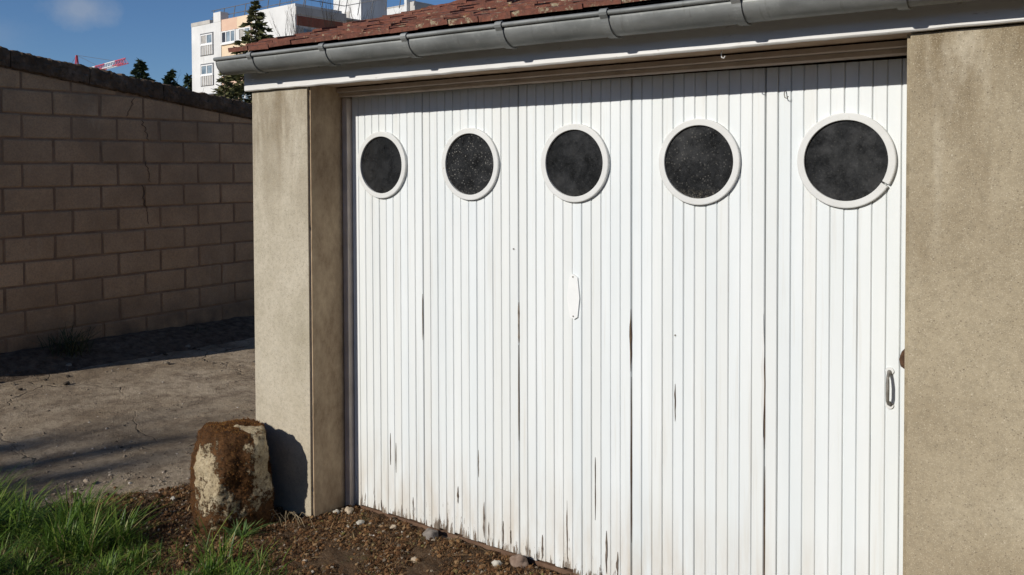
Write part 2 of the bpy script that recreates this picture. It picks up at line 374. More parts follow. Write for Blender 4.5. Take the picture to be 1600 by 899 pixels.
# forecourt soil in front of the door, feathering under the drive
def soil_edge(x, y):      # >0 inside
    d = min((y-(-1.2))*1.0, 3.02-y, x+3.98+.35*(2.75-y)+.16*fbm(x, y, 2, 2.4, 3)+.08*fbm(x, y, 7, 9, 3), 3.0-x)
    return d
def soil_z(x, y):
    e = max(-1, min(1, soil_edge(x, y)/.16))
    return -.028 + .034*(e*.5+.5) + (.012*fbm(x, y, 1, 3, 3) + .013*fbm(x, y, 5, 19, 3))*max(0, min(1, .5+e))
V, F = grid(-5.0, -.3, 1.2, 2.96, 380, 150, soil_z)
tag(obj('soil', pyd('soil', V, F, True), P_SOIL), kind='structure')
V, F = grid(-.3, 3.0, -1.2, 2.96, 33, 42, lambda x, y: soil_z(x, y) if x > -.29 else -.03)
V2, F2 = grid(-5.0, -.3, -1.2, 1.2, 60, 30, lambda x, y: soil_z(x, y) if y < 1.19 else -.03)
b0 = len(V); V += V2; F += [tuple(i+b0 for i in f) for f in F2]
tag(obj('forecourt', pyd('forecourt', V, F, True), P_ASPH), kind='structure')

# ================================================================== GARAGE
DY, PY = 2.94, 2.706            # door face and pillar face
GX0, GX1 = -3.49, 2.3
LX, RX = -3.075, -.531
garage = thing('garage', (-1.8, 3.6, 0), 'rendered garage with a white folding door, five round windows and a red tiled roof', 'garage')
def wall_block(name, x0, x1, y0, y1, z0, z1, mat, label=None):
    nx, nzz = max(2, int((x1-x0)/.06)), max(2, int((z1-z0)/.016))
    bm = bmesh.new(); add_box(bm, x0, x1, y0, y1, z0, z1)
    bmesh.ops.bevel(bm, geom=bm.edges[:], offset=.011, segments=3, affect='EDGES')
    for k in range(1, nzz):
        z = z0+(z1-z0)*k/nzz
        bmesh.ops.bisect_plane(bm, geom=bm.verts[:]+bm.edges[:]+bm.faces[:], plane_co=(0, 0, z), plane_no=(0, 0, 1))
    for v in bm.verts:
        c = v.co      # chip and wear the arrises only, the faces stay true
        if min(abs(c.x-x0), abs(c.x-x1)) > 1e-5 and min(abs(c.y-y0), abs(c.y-y1)) > 1e-5 and z0+.012 < c.z < z1-.012:
            q = fbm(c.x*.2, c.y*.2, c.z, 26, 3); e = .0018+.0015*fbm(c.x, c.y, c.z, 60, 2)+.018*max(0, q-.38)
            v.co -= Vector((math.copysign(e, c.x-(x0+x1)/2), math.copysign(e, c.y-(y0+y1)/2), 0))
    bmesh.ops.recalc_face_normals(bm, faces=bm.faces[:])
    o = obj(name, bm, mat, garage)
    if label: o['label'] = label
    return o
wall_block('pillar', GX0, LX, PY, 3.05, -.05, 2.034, P_PILLAR, 'pale rendered pillar left of the door')
wall_block('front_wall', RX, GX1, PY, 2.93, -.05, 2.034, P_WALL, 'tan rendered wall right of the door')
obj('side_wall', box(GX0+.004, GX0+.2, 3.052, 7.0, -.05, 2.3), P_PILLAR, garage)
obj('side_wall', box(GX1-.2, GX1-.004, 2.932, 7.0, -.05, 2.3), P_WALL, garage)
obj('rear_wall', box(GX0+.202, GX1-.202, 6.8, 6.99, -.05, 2.3), P_WALL, garage)
for gx in (GX0+.006, GX1-.196):
    bm = bmesh.new(); A = []
    for x in (gx, gx+.19):
        A.append([bm.verts.new((x, y, z)) for y, z in ((3.06, 2.302), (6.9, 2.302), (4.9, 2.80))])
    bm.faces.new(A[0]); bm.faces.new(A[1][::-1])
    for i in range(3): bm.faces.new((A[0][i], A[1][i], A[1][(i+1) % 3], A[0][(i+1) % 3]))
    bmesh.ops.recalc_face_normals(bm, faces=bm.faces[:]); obj('gable', bm, P_PILLAR, garage)

# fascia and soffit
def rise(x): return .0055*(x+3.5)
def wavy_board(x0, x1, y0, y1, z0, z1, n, amp, seed, slope=True):
    bm = bmesh.new(); R = []
    for i in range(n+1):
        x = x0+(x1-x0)*i/n; e = amp*fbm(x, seed, 0, 9, 3)+(rise(x) if slope else 0); e2 = amp*.6*fbm(x, seed+9, 0, 6, 2)
        R.append([bm.verts.new((x, y, z)) for y, z in ((y0+e2, z0+e+.004), (y0+e2+.004, z0+e), (y1, z0+e), (y1, z1+(rise(x) if slope else 0)), (y0+e2, z1+(rise(x) if slope else 0)))])
    for a, b in zip(R, R[1:]):
        for k in range(5): bm.faces.new((a[k], b[k], b[(k+1) % 5], a[(k+1) % 5]))
    bm.faces.new(R[0]); bm.faces.new(R[-1][::-1]); bmesh.ops.recalc_face_normals(bm, faces=bm.faces[:]); return bm
obj('fascia_board', wavy_board(-3.508, 2.34, 2.683, 2.709, 2.011, 2.19, 240, .0022, 1.0), P_FASCIA, garage)
obj('soffit_board', wavy_board(LX+.002, RX-.002, 2.712, 2.897, 2.019, 2.035, 20, .001, 3.0), P_SOFFIT, garage)
obj('wall_plate', box(GX0+.01, GX1-.01, 2.72, 2.95, 2.056, 2.2), P_DARKWOOD, garage)
obj('frame_head', wavy_board(LX+.003, RX-.003, 2.878, 2.932, 1.992, 2.013, 20, .0012, 4.0), P_FRAME, garage)
obj('frame_moulding', wavy_board(LX+.004, RX-.004, 2.893, 2.934, 1.972, 1.9905, 20, .0015, 5.0), P_FRAME, garage)
obj('jamb', box(LX+.002, LX+.034, 2.91, 2.975, -.02, 1.971, .002), P_FRAME, garage)
obj('jamb', box(RX-.012, RX+.03, 2.932, 2.975, -.02, 1.971, .002), P_FRAME, garage)
obj('threshold', wavy_board(LX+.01, RX+.03, 2.946, 3.06, -.05, .010, 40, .002, 7.0, False), mk_simple('brick_threshold', (.10, .058, .038), (.19, .12, .08), 14, .95, .1, 50, .6), garage)

# door leaves
SEAMS = [-3.041, -2.593, -2.066, -1.542, -1.025, -.502]
WINX = [-2.838, -2.315, -1.790, -1.267, -.757]
leaves = []
def board(x0, x1, yf, z0, z1, gap, ch, seed):
    bm = bmesh.new(); R = []
    for i, t in enumerate((0, .3, .62, 1)):
        z = z0+(z1-z0)*t; w = .0008*nz(seed*3.1, i*1.7); dy = .0012*nz(seed*1.3, i*2.3, 4)
        a, b = x0+gap/2+w, x1-gap/2+w
        R.append([bm.verts.new(p) for p in ((a, yf+.018, z), (a, yf+ch*.8+dy, z), (a+ch, yf+dy, z), (b-ch*.7, yf+dy, z), (b, yf+ch+dy, z), (b, yf+.018, z))])
    for p, q in zip(R, R[1:]):
        for k in range(6): bm.faces.new((p[k], q[k], q[(k+1) % 6], p[(k+1) % 6]))
    bm.faces.new(R[0]); bm.faces.new(R[-1][::-1]); bmesh.ops.recalc_face_normals(bm, faces=bm.faces[:]); return bm
for i in range(5):
    x0, x1 = SEAMS[i], SEAMS[i+1]; WZ = 1.652+.004*(WINX[i]+2.84)
    leaf = obj('door_leaf', box(x0+.004, x1-.004, DY+.0185, DY+.045, .02, 1.985), P_DARKWOOD, garage)
    leaves.append(leaf)
    n = round((x1-x0)/.0437)
    bx = x0+.0015
    for k in range(n):
        w = (x1-x0-.003)/n*(1+.03*(random.random()-.5)) if k < n-1 else x1-.0015-bx
        g = random.choice((.0006, .0008, .0010, .0012, .0016)); yf = DY+random.uniform(-.0012, .0012)+.001
        if k == 0 and i: g = .0022
        obj('board', board(bx, bx+w, yf, .018+random.uniform(-.006, .007), 1.98, g, random.uniform(.0034, .0046), i*20+k), P_PAINT, leaf)
        bx += w
    # porthole ring: a flat collar with a rounded outer lip, and the pane inside it
    def ring(r0, r1, yb, yf, a0=0, a1=2*math.pi, n=72):
        prof = [(r0, yb), (r0, yf+.0012), (r0+.0012, yf), (r0+.006, yf), (r1-.004, yf+.0002), (r1-.0014, yf+.0012), (r1, yf+.003), (r1, yb)]
        full = abs(a1-a0-2*math.pi) < 1e-6; bm = bmesh.new(); R = []
        for j in range(n if full else n+1):
            a = a0+(a1-a0)*j/n; e = 1+.003*nz(math.cos(a)*2, math.sin(a)*2, i)
            R.append([bm.verts.new((WINX[i]+math.sin(a)*r*e, y, WZ+math.cos(a)*r*e)) for r, y in prof])
        for j in range(len(R) if full else len(R)-1):
            p, q = R[j], R[(j+1) % len(R)]
            for k in range(len(prof)-1): bm.faces.new((p[k], q[k], q[k+1], p[k+1]))
        if not full: bm.faces.new(R[0]); bm.faces.new(R[-1][::-1])
        bmesh.ops.recalc_face_normals(bm, faces=bm.faces[:])
        return bm
    cr = math.radians(121)
    bm = ring(.1320, .1555, DY+.004, DY-.0135) if i < 4 else ring(.1320, .1555, DY+.004, DY-.0135, cr+.022, cr+2*math.pi-.022)
    rg = obj('porthole_ring', bm, P_TRIM, leaf)
    if i == 4: rg['label'] = 'white window ring with a crack at its lower right'
    bm = bmesh.new(); n = 64
    o_ = [bm.verts.new((WINX[i]+math.sin(2*math.pi*j/n)*.138, DY-.0035, WZ+math.cos(2*math.pi*j/n)*.138)) for j in range(n)]
    b_ = [bm.verts.new((v.co.x, DY-.0005, v.co.z)) for v in o_]
    bm.faces.new(o_); bm.faces.new(b_[::-1])
    for j in range(n): bm.faces.new((o_[j], b_[j], b_[(j+1) % n], o_[(j+1) % n]))
    bmesh.ops.recalc_face_normals(bm, faces=bm.faces[:])
    pn = obj('pane', bm, (P_GLASS, P_GLASS2, P_GLASS, P_GLASS4, P_GLASS)[i], leaf)
    if i == 1: pn['label'] = 'dark glass peppered with white specks'

def sliver(leaf, pts, mat=P_GREYWOOD, name='wood_split', y=DY-.0012, th=.0006):
    bm = bmesh.new()
    a = [bm.verts.new((x, y, z)) for x, z in pts]; b = [bm.verts.new((x, y+th+.002, z)) for x, z in pts]
    bm.faces.new(a); bm.faces.new(b[::-1])
    for j in range(len(a)): bm.faces.new((a[j], b[j], b[(j+1) % len(a)], a[(j+1) % len(a)]))
    bmesh.ops.recalc_face_normals(bm, faces=bm.faces[:]); return obj(name, bm, mat, leaves[leaf])
def ragged(leaf, x, z0, z1, w, mat=P_GREYWOOD):
    n = 7; L = []; R_ = []
    for k in range(n+1):
        t = k/n; e = math.sin(math.pi*t)**.6*w
        L.append((x-e*random.uniform(.2, .8), z0+(z1-z0)*t)); R_.append((x+e*random.uniform(.1, .6), z0+(z1-z0)*t))
    sliver(leaf, L+R_[::-1][1:-1] if e < 1e-6 else L+R_[::-1], mat)
ragged(0, -2.595, .86, 1.07, .004, P_DARKWOOD); ragged(1, -2.064, .91, 1.08, .010); ragged(1, -2.066, .5, .9, .0035, P_DARKWOOD)
ragged(2, -1.543, .86, 1.10, .008, P_DARKWOOD); ragged(2, -1.541, .2, .84, .004, P_DARKWOOD)
ragged(3, -1.029, .70, 1.13, .011, P_TRIM); ragged(3, -1.024, .66, .98, .006, P_DARKWOOD); ragged(4, -1.022, .1, .6, .004, P_DARKWOOD)
ragged(1, -2.395, .16, .235, .008, P_DARKWOOD); ragged(1, -2.25, .04, .20, .012); ragged(1, -2.225, .03, .12, .005, P_DARKWOOD)
ragged(0, -2.80, .25, .40, .004); ragged(0, -2.765, .22, .36, .005); ragged(3, -1.36, .70, .84, .005, P_DARKWOOD); ragged(2, -1.70, .25, .5, .004)
ragged(1, -2.28, .30, .42, .004); ragged(2, -1.83, .06, .30, .006); ragged(2, -1.65, .05, .22, .007); ragged(2, -1.60, .04, .15, .01)
ragged(1, -2.15, .04, .14, .006); ragged(1, -2.11, .05, .11, .007, P_DARKWOOD); ragged(0, -2.66, .04, .13, .006, P_DARKWOOD); ragged(2, -1.95, .03, .13, .008)
# plate covering an old lock hole
sliver(2, [(-1.797, 1.217), (-1.777, 1.204), (-1.768, 1.122), (-1.777, 1.046), (-1.793, 1.036), (-1.812, 1.044), (-1.826, 1.118), (-1.815, 1.203)], P_PLATE, 'cover_plate', DY-.006, .005)
for (x, z) in ((-1.797, 1.205), (-1.796, 1.048), (-2.07-.02, 1.30), (-1.36, 1.02)):
    sliver(2 if x > -1.9 else 1, [(x+.0035*math.cos(a*math.pi/3), z+.0035*math.sin(a*math.pi/3)) for a in range(6)], P_IRON, 'nail_head', DY-.0075 if -1.83 < x < -1.76 else DY-.002, .001)
# pull handle: two mounting feet and a bowed grip
A = Acc()
hx = -.618
A.tube([(hx, DY-.001, .985), (hx, DY-.014, .984), (hx, DY-.028, .972), (hx+.001, DY-.033, .95), (hx+.001, DY-.033, .918), (hx, DY-.028, .897), (hx, DY-.014, .886), (hx, DY-.001, .884)],
       [.008, .0055, .005, .0055, .0055, .005, .0055, .008], 10)
h = obj('handle', A.mesh('handle', True), P_IRON, leaves[4]); h['label'] = 'worn metal pull handle on the door edge'
for zc in (.989, .879):
    sliver(4, [(hx+.013*math.cos(a*math.pi/6), zc+.012*math.sin(a*math.pi/6)) for a in range(12)], P_TRIM, 'handle_plate', DY-.0035, .002)
sliver(4, [(-.560, 1.066), (-.572, 1.068), (-.583, 1.055), (-.590, 1.03), (-.585, 1.008), (-.570, .998), (-.560, .998)], P_RUST, 'lock_plate', DY-.003, .001)
for (x, y, z, par) in ((-.956, DY-.002, 1.892, leaves[4]), (-1.10, 2.74, 2.018, garage)):
    A = Acc(); hook = [(0, 0, .006), (0, -.008, .002), (0, -.012, -.006), (.003, -.014, -.018), (.010, -.015, -.021), (.015, -.015, -.014)]
    A.tube([(x+a, y+b, z+c) for a, b, c in hook], .0018, 6); obj('hook', A.mesh('hook', True), P_TRIM if par is garage else P_IRON, par)

# gutter
GY, GZ, GR = 2.606, 2.147, .0625
XA, XB = -3.535, 2.4
def gutter_y_z(a): return GY-math.cos(a)*GR, GZ-math.sin(a)*GR
bm = bmesh.new(); n = 18; m = 60; R = []
for j in range(m+1):
    x = XA+(XB-XA)*j/m; dz = .002*fbm(x, 0, 0, 2, 2); row = []
    for k in range(n+1):
        a = math.pi*k/n*.97; y, z = gutter_y_z(a); row.append(bm.verts.new((x, y+.001*fbm(x, a, 0, 5, 2), z+dz)))
    for k in range(n, -1, -1):
        a = math.pi*k/n*.97; y, z = gutter_y_z(a); row.append(bm.verts.new((x, GY+(y-GY)*.97, GZ+(z-GZ)*.97+dz)))
    R.append(row)
for p, q in zip(R, R[1:]):
    for k in range(len(p)): bm.faces.new((p[k], q[k], q[(k+1) % len(p)], p[(k+1) % len(p)]))
bmesh.ops.recalc_face_normals(bm, faces=bm.faces[:])
for f in bm.faces: f.smooth = True
gut = obj('gutter', bm, P_ZINC, garage)
A = Acc(); A.tube([(x, GY-GR-.003, GZ+.008+.002*fbm(x, 0, 0, 2, 2)) for x in np.linspace(XA-.006, XB, 50)], .0088, 12); obj('gutter_bead', A.mesh('gutter_bead', True), P_ZINC, gut)
bm = bmesh.new()
fa = [gutter_y_z(math.pi*k/20*.97) for k in range(21)]
a = [bm.verts.new((XA-.002, GY+(y-GY)*1.02, GZ+(z-GZ)*1.02)) for y, z in fa]; b = [bm.verts.new((XA+.002, v.co.y, v.co.z)) for v in a]
bm.faces.new(a); bm.faces.new(b[::-1])
for j in range(21): bm.faces.new((a[j], b[j], b[(j+1) % 21], a[(j+1) % 21]))
bmesh.ops.recalc_face_normals(bm, faces=bm.faces[:]); obj('end_cap', bm, P_ZINC, gut)
for sx in (-3.276, -2.797, -2.326, -1.865, -1.432, -.977, -.519, -.06, .4, .86, 1.32, 1.78, 2.24):
    bm = bmesh.new(); R = []
    w = .0145
    path = []
    for k in range(9):      # wraps over the bead
        a = math.radians(200-k*25); path.append((GY-GR-.003+math.cos(a)*-.0118*-1, GZ+.009+math.sin(a)*.0118))
    for k in range(13): a = math.pi*k/12*.62; y, z = gutter_y_z(a); path.append((GY+(y-GY)*1.045, GZ+(z-GZ)*1.045))
    path = path[9:]
    path = [(GY-GR-.003+.0118*math.cos(math.radians(d)), GZ+.008+.0118*math.sin(math.radians(d))) for d in (20, 60, 100, 140, 180, 215)] + path[1:]
    path += [(path[-1][0]+.006, path[-1][1]-.004)]
    for (y, z) in path:
        R.append([bm.verts.new((sx+d, y, z)) for d in (-w, w)])
    for p, q in zip(R, R[1:]): bm.faces.new((p[0], p[1], q[1], q[0]))
    bmesh.ops.recalc_face_normals(bm, faces=bm.faces[:])
    bmesh.ops.solidify(bm, geom=bm.faces[:], thickness=.0028)
    obj('gutter_strap', bm, P_ZINC, gut)

# roof
SL = .283; EY, EZ = 2.605, 2.188; RIDGE = 4.9
ang = math.atan(SL)
def roof_z(y): return EZ+SL*(y-EY)
bm = bmesh.new()
prof = [(EY+.03, roof_z(EY+.03)-.012), (RIDGE, roof_z(RIDGE)-.012), (2*RIDGE-EY-.03, roof_z(EY+.03)-.012), (2*RIDGE-EY-.03, roof_z(EY+.03)-.05), (RIDGE, roof_z(RIDGE)-.05), (EY+.03, roof_z(EY+.03)-.05)]
a = [bm.verts.new((-3.50, y, z)) for y, z in prof]; b = [bm.verts.new((2.36, y, z)) for y, z in prof]
bm.faces.new((a[0], a[1], a[4], a[5])); bm.faces.new((a[1], a[2], a[3], a[4])); bm.faces.new((b[0], b[1], b[4], b[5])); bm.faces.new((b[1], b[2], b[3], b[4]))
for j in range(6): bm.faces.new((a[j], b[j], b[(j+1) % 6], a[(j+1) % 6]))
bmesh.ops.recalc_face_normals(bm, faces=bm.faces[:])
roof = obj('roof', bm, P_DARKWOOD, garage)
TW, TE, TL = .152, .112, .2
tmesh = []
for k in range(6):
    bm = bmesh.new(); vs = []
    for i in range(5):
        x = -TW/2+.0015+(TW-.003)*i/4; e = random.uniform(-.006, .006) if i not in (0, 4) else random.uniform(-.002, .004); t = random.uniform(.015, .021)
        vs.append([bm.verts.new(p) for p in ((x, e, .0), (x, e, t), (x, TL, t), (x, TL, 0))])
    for p, q in zip(vs, vs[1:]):
        for j in range(4): bm.faces.new((p[j], q[j], q[(j+1) % 4], p[(j+1) % 4]))
    bm.faces.new(vs[0]); bm.faces.new(vs[-1][::-1]); bmesh.ops.recalc_face_normals(bm, faces=bm.faces[:])
    me = bpy.data.meshes.new('tile'); bm.to_mesh(me); bm.free(); me.materials.append(P_TILE); tmesh.append(me)
cand = []
nrow = int((RIDGE-EY)/math.cos(ang)/TE)
for rI in range(nrow):
    y = EY+rI*TE*math.cos(ang); z = roof_z(y)
    x = -3.53+(TW/2 if rI % 2 else 0)*.9+TW/2-.02*(rI % 3)
    if rI % 2: cand.append((-3.53+TW*.22, y, z, .5))
    while x < 2.36:
        cand.append((x, y, z, 1)); x += TW
for rI in range(nrow):   # rear slope
    y = 2*RIDGE-EY-rI*TE*math.cos(ang); z = roof_z(EY+rI*TE*math.cos(ang))
    for k in range(39): cand.append((-3.45+k*TW+(TW/2 if rI % 2 else 0)*.9, y, z, -1))
vis = []; rest = []
for c in cand:
    Z = .581*-c[0]+.814*c[1]
    (vis if c[3] > 0 and (c[2]-1.65)/Z < .19 and c[0] < .5 else rest).append((Z, c))
vis.sort(key=lambda t: t[0]); rest = [c for _, c in rest]+[c for _, c in vis[300:]]; vis = [c for _, c in vis[:300]]
def tile_mat(c):
    x, y, z, s = c; back = s < 0
    M = Matrix.Translation((x, y, z+random.uniform(0, .007))) @ Matrix.Rotation(math.pi if back else 0, 4, 'Z') \
        @ Matrix.Rotation(ang-.06+random.uniform(-.02, .015), 4, 'X') @ Matrix.Rotation(random.uniform(-.03, .03), 4, 'Z') @ Matrix.Rotation(random.uniform(-.02, .02), 4, 'Y')
    return M @ Matrix.Diagonal((abs(s) if abs(s) < 1 else 1, 1, random.uniform(.9, 1.35), 1))
for c in vis:
    o = obj('tile', random.choice(tmesh), None, roof); o.matrix_local = tile_mat(c)
A = Acc()
for c in rest:
    me = random.choice(tmesh); M = tile_mat(c); A.add([M @ v.co for v in me.vertices], [tuple(p.vertices) for p in me.polygons])
tag(obj('tile_field', A.mesh('tile_field'), P_TILE, roof), kind='stuff')
for k in range(15):
    x = -3.52+k*.4
    V, F = [], []
    for i, xx in enumerate((x, x+.41)):
        for j in range(7):
            t = math.radians(-90+180*j/6); V.append((xx, RIDGE+math.sin(t)*(.10-.012*i), roof_z(RIDGE)-.02+math.cos(t)*(.07-.01*i)))
    F = [(j, j+1, j+8, j+7) for j in range(6)]
    bm = bmesh.new(); vv = [bm.verts.new(v) for v in V]
    for f in F: bm.faces.new([vv[i] for i in f])
    bmesh.ops.recalc_face_normals(bm, faces=bm.faces[:]); bmesh.ops.solidify(bm, geom=bm.faces[:], thickness=-.012)
    obj('ridge_tile', bm, P_TILE, roof)
obj('verge_board', box(-3.512, -3.495, 2.72, RIDGE, -.058, -.012, 0, Matrix(((1, 0, 0, 0), (0, 1, 0, 0), (0, SL, 1, EZ-SL*EY), (0, 0, 0, 1)))), P_DARKWOOD, garage)

# ================================================================== BLOCK WALL
WX = -7.38; WY0, WY1 = 1.86, 9.2; RH = .2017; BW = .41
def wtop(y): return 2.459-.1326*(y-3.29)
bwall = thing('block_wall', (WX-.1, 5.5, 0), 'tall cinder block wall in shade with sloping crumbling cement coping', 'wall')
# mortar body
bm = bmesh.new(); prof = [(WY0+.005, -.2), (WY1, -.2), (WY1, wtop(WY1)), (WY0+.005, wtop(WY0))]
a = [bm.verts.new((WX-.188, y, z)) for y, z in prof]; b = [bm.verts.new((WX-.0075, y, z)) for y, z in prof]
bm.faces.new(a); bm.faces.new(b[::-1])
for j in range(4): bm.faces.new((a[j], b[j], b[(j+1) % 4], a[(j+1) % 4]))
bmesh.ops.recalc_face_normals(bm, faces=bm.faces[:]); obj('mortar', bm, P_MORTAR, bwall)
bmeshes = []
for k in range(6):
    bm = box(-.2, 0, 0, BW-.018, 0, RH-.016, .007, jit=.002); me = bpy.data.meshes.new('block'); bm.to_mesh(me); bm.free(); me.materials.append(P_BLOCK); bmeshes.append(me)
for rI in range(-2, 13):
    z0 = .2745+rI*RH
    off = 3.461 if rI % 2 == 0 else 3.305
    j0 = int(math.floor((WY0-off)/BW))
    for j in range(j0, 30):
        y0 = off+j*BW; y1 = y0+BW-.018
        if y1 > WY1: break
        if y0 < WY0: y0 = WY0
        if y1-y0 < .05: continue
        ta, tb = wtop(y0)-.01, wtop(y1)-.01; zt = z0+RH-.016
        dx = random.uniform(-.0015, .0015)
        if z0 > min(ta, tb)-.03 and z0 > max(ta, tb)-.05: continue
        if y1-y0 > BW-.03 and zt < min(ta, tb):
            o = obj('block', random.choice(bmeshes), None, bwall)
            o.matrix_parent_inverse = Matrix.Translation(bwall.location).inverted()
            o.location = (WX+dx, y0+random.uniform(-.003, .003), z0+random.uniform(-.002, .002)); o.rotation_euler = (random.uniform(-.005, .005), 0, random.uniform(-.003, .003))
        else:
            bm = bmesh.new(); pr = [(y0, z0), (y1, z0), (y1, max(z0+.02, min(zt, tb))), (y0, max(z0+.02, min(zt, ta)))]
            a = [bm.verts.new((WX-.2, y, z)) for y, z in pr]; b = [bm.verts.new((WX+dx, y, z)) for y, z in pr]
            bm.faces.new(a); bm.faces.new(b[::-1])
            for q in range(4): bm.faces.new((a[q], b[q], b[(q+1) % 4], a[(q+1) % 4]))
            bmesh.ops.bevel(bm, geom=bm.edges[:], offset=.005, segments=1, affect='EDGES'); bmesh.ops.recalc_face_normals(bm, faces=bm.faces[:])
            obj('block', bm, P_BLOCK, bwall)
# coping: rough cement caps, each a separate lump
y = WY0-.03; k = 0
while y < WY1:
    L = random.uniform(.28, .8); y1 = min(y+L, WY1+.02)
    bm = bmesh.new(); R = []; n = max(4, int((y1-y)/.014))
    prof = []
    for t in np.linspace(0, 1, 9): prof.append((-.235+.29*0-.03*0, -.004+.12*t))
    prof = [(-.225, .0), (-.23, .05), (-.228, .12), (-.21, .146), (-.15, .152), (-.09, .153), (-.03, .153), (.012, .148), (.027, .136), (.030, .11), (.031, .085), (.030, .06), (.029, .03), (.024, .004), (.0, -.006), (-.1, -.006)]
    for i in range(n+1):
        yy = y+.004+(y1-y-.008)*i/n; end = 1-.05*(i in (0, n)); row = []
        for (px, pz) in prof:
            q = fbm(px*2.2, yy, pz*2.2, 16, 4); q2 = fbm(px, yy, pz, 2.5, 2)
            row.append(bm.verts.new((WX+px*end+.019*q+.010*q2+.006*fbm(px, yy, pz, 55, 2), yy, wtop(yy)+pz*end+.013*q+.010*q2*(pz > .05)+.006*fbm(px, yy, pz+3, 45, 2))))
        R.append(row)
    m = len(prof)
    for p, q in zip(R, R[1:]):
        for j in range(m): bm.faces.new((p[j], q[j], q[(j+1) % m], p[(j+1) % m]))
    bm.faces.new(R[0]); bm.faces.new(R[-1][::-1]); bmesh.ops.recalc_face_normals(bm, faces=bm.faces[:])
    obj('coping_stone', bm, P_COPING, bwall); y = y1; k += 1
# the stepped crack through the blocks
def crack(pts, w=.0016):
    V = []; F = []
    for i, (yy, zz) in enumerate(pts):
        ww = w*(.5+random.random()); V += [(WX+.0055, yy-ww, zz), (WX+.0055, yy+ww, zz), (WX-.004, yy-ww, zz), (WX-.004, yy+ww, zz)]
    for i in range(len(pts)-1):
        a = i*4; b = a+4
        F += [(a, a+1, b+1, b), (a+2, b+2, b+3, a+3), (a, b, b+2, a+2), (a+1, a+3, b+3, b+1)]
    obj('crack', pyd('crack', V, F), P_CRACK, bwall)
def walk(y0, z0, y1, z1, n=9, amp=.018): return [(y0+(y1-y0)*i/n+random.uniform(-amp, amp)*(0 < i < n), z0+(z1-z0)*i/n) for i in range(n+1)]
random.seed(41); crack(walk(4.44, 2.27, 4.36, 2.10)); crack(walk(4.51, 2.07, 4.575, 1.89)); crack(walk(4.545, 1.70, 4.59, 1.50)); crack(walk(4.50, 1.48, 4.56, 1.12, 12), .0014)
# loose earth banked against the foot of the wall
V, F = grid(WX-.02, WX+.75, WY0, WY1, 34, 240, lambda x, y: .055+max(-.02, (.10-.02*(y-3.2))*math.exp(-((x-WX)/.25)**2)) + .015*fbm(x, y, 0, 5, 4)*math.exp(-((x-WX)/.5)**4) - .12*max(0, (x-WX-.12-.05*(y-2.5))/.5)**1.5)
tag(obj('earth_bank', pyd('earth_bank', V, F, True), mk_simple('dark_litter', (.07, .05, .034), (.20, .15, .105), 16, .97, .1, 60, 1, .02)), kind='structure')

# ================================================================== BOUNDARY STONE
rx, ry = -3.382, 2.495
bm = bmesh.new(); bmesh.ops.create_icosphere(bm, subdivisions=6, radius=1)
stone_v = []; moss = []
ca, sa = math.cos(-.42), math.sin(-.42)
for v in bm.verts:
    d = v.co.normalized(); p = 6.5 if v.co.z > 0 else 4.0
    r = (abs(d.x)**p+abs(d.y)**p+abs(d.z)**p)**(-1/p)
    q = d*r
    t = q.z*.5+.5
    sx = .176*(1-.03*max(0, t-.55)/.45) ; sy = .16*(1-.24*max(0, t-.5)/.5*(q.y < 0))
    sx *= 1-.10*max(0, .35-t)/.35
    X, Y, Z = q.x*sx, q.y*sy, -.07+t*.520
    X += .012*(t-.5)
    Z += -.030*max(0, -X/.17)*max(0, t-.6)/.4 if t > .6 else 0
    for (na, nt, dd_) in ((.50, .20, .205), (2.0, -.02, .168), (1.15, .45, .345), (-.8, .15, .20), (2.9, .1, .175)):   # hewn faces
        nv = Vector((math.sin(na), -math.cos(na), nt)).normalized(); ov = nv.dot(Vector((X, Y, Z)))-dd_
        if ov > 0: X -= nv.x*ov*.9; Y -= nv.y*ov*.9; Z -= nv.z*ov*.9
    n = .016*fbm(X, Y, Z, 4.5, 2)+.012*fbm(X, Y, Z, 16, 4)+.006*fbm(X, Y, Z, 55, 3)
    X += d.x*n; Y += d.y*n; Z += d.z*n
    # lay-out of the moss: cap, front ridge and foot; bare cream faces left and right of the ridge
    az = math.atan2(X, -Y)           # 0 = local front
    m_ = .22
    azb = 1.34-(Z-.18)*2.5; azc = az-(azb+1.80)/2
    m_ = max(m_, .5+(Z-.375)*4.0)
    m_ = max(m_, .52+(1.80-azb)/2*.9-abs(azc)*.9) if azb < 1.8 else m_
    m_ = max(m_, .66-(Z-.04)*1.6)
    if az < -.05 or az > 2.75: m_ = max(m_, .75)
    if 1.85 < az < 2.6 and Z > .16: m_ = min(m_, .36)
    if az > 1.7 and Z < .16: m_ = max(m_, .52)
    m_ += .13*fbm(X, Y, Z, 12, 4)
    X *= 1.07; Y *= 1.07; v.co = Vector((rx+X*ca-Y*sa, ry+X*sa+Y*ca, Z)); moss.append(m_)
for f in bm.faces: f.smooth = True
bm.normal_update(); nrm = [v.normal.copy() for v in bm.verts]; pv = [v.co.copy() for v in bm.verts]
me = bpy.data.meshes.new('stone'); bm.to_mesh(me); bm.free(); attr(me, 'moss', moss); me.materials.append(P_ROCK)
stone = thing('boundary_stone', (rx, ry, 0), 'squat cream guard stone covered in brown moss at the foot of the pillar', 'stone')
obj('stone', me, P_ROCK, stone)
A = Acc(); idx = [i for i in range(len(pv)) if pv[i].z > -.01 and moss[i]+random.uniform(-.16, .16)+.2*fbm(*pv[i], 25, 2) > .56]
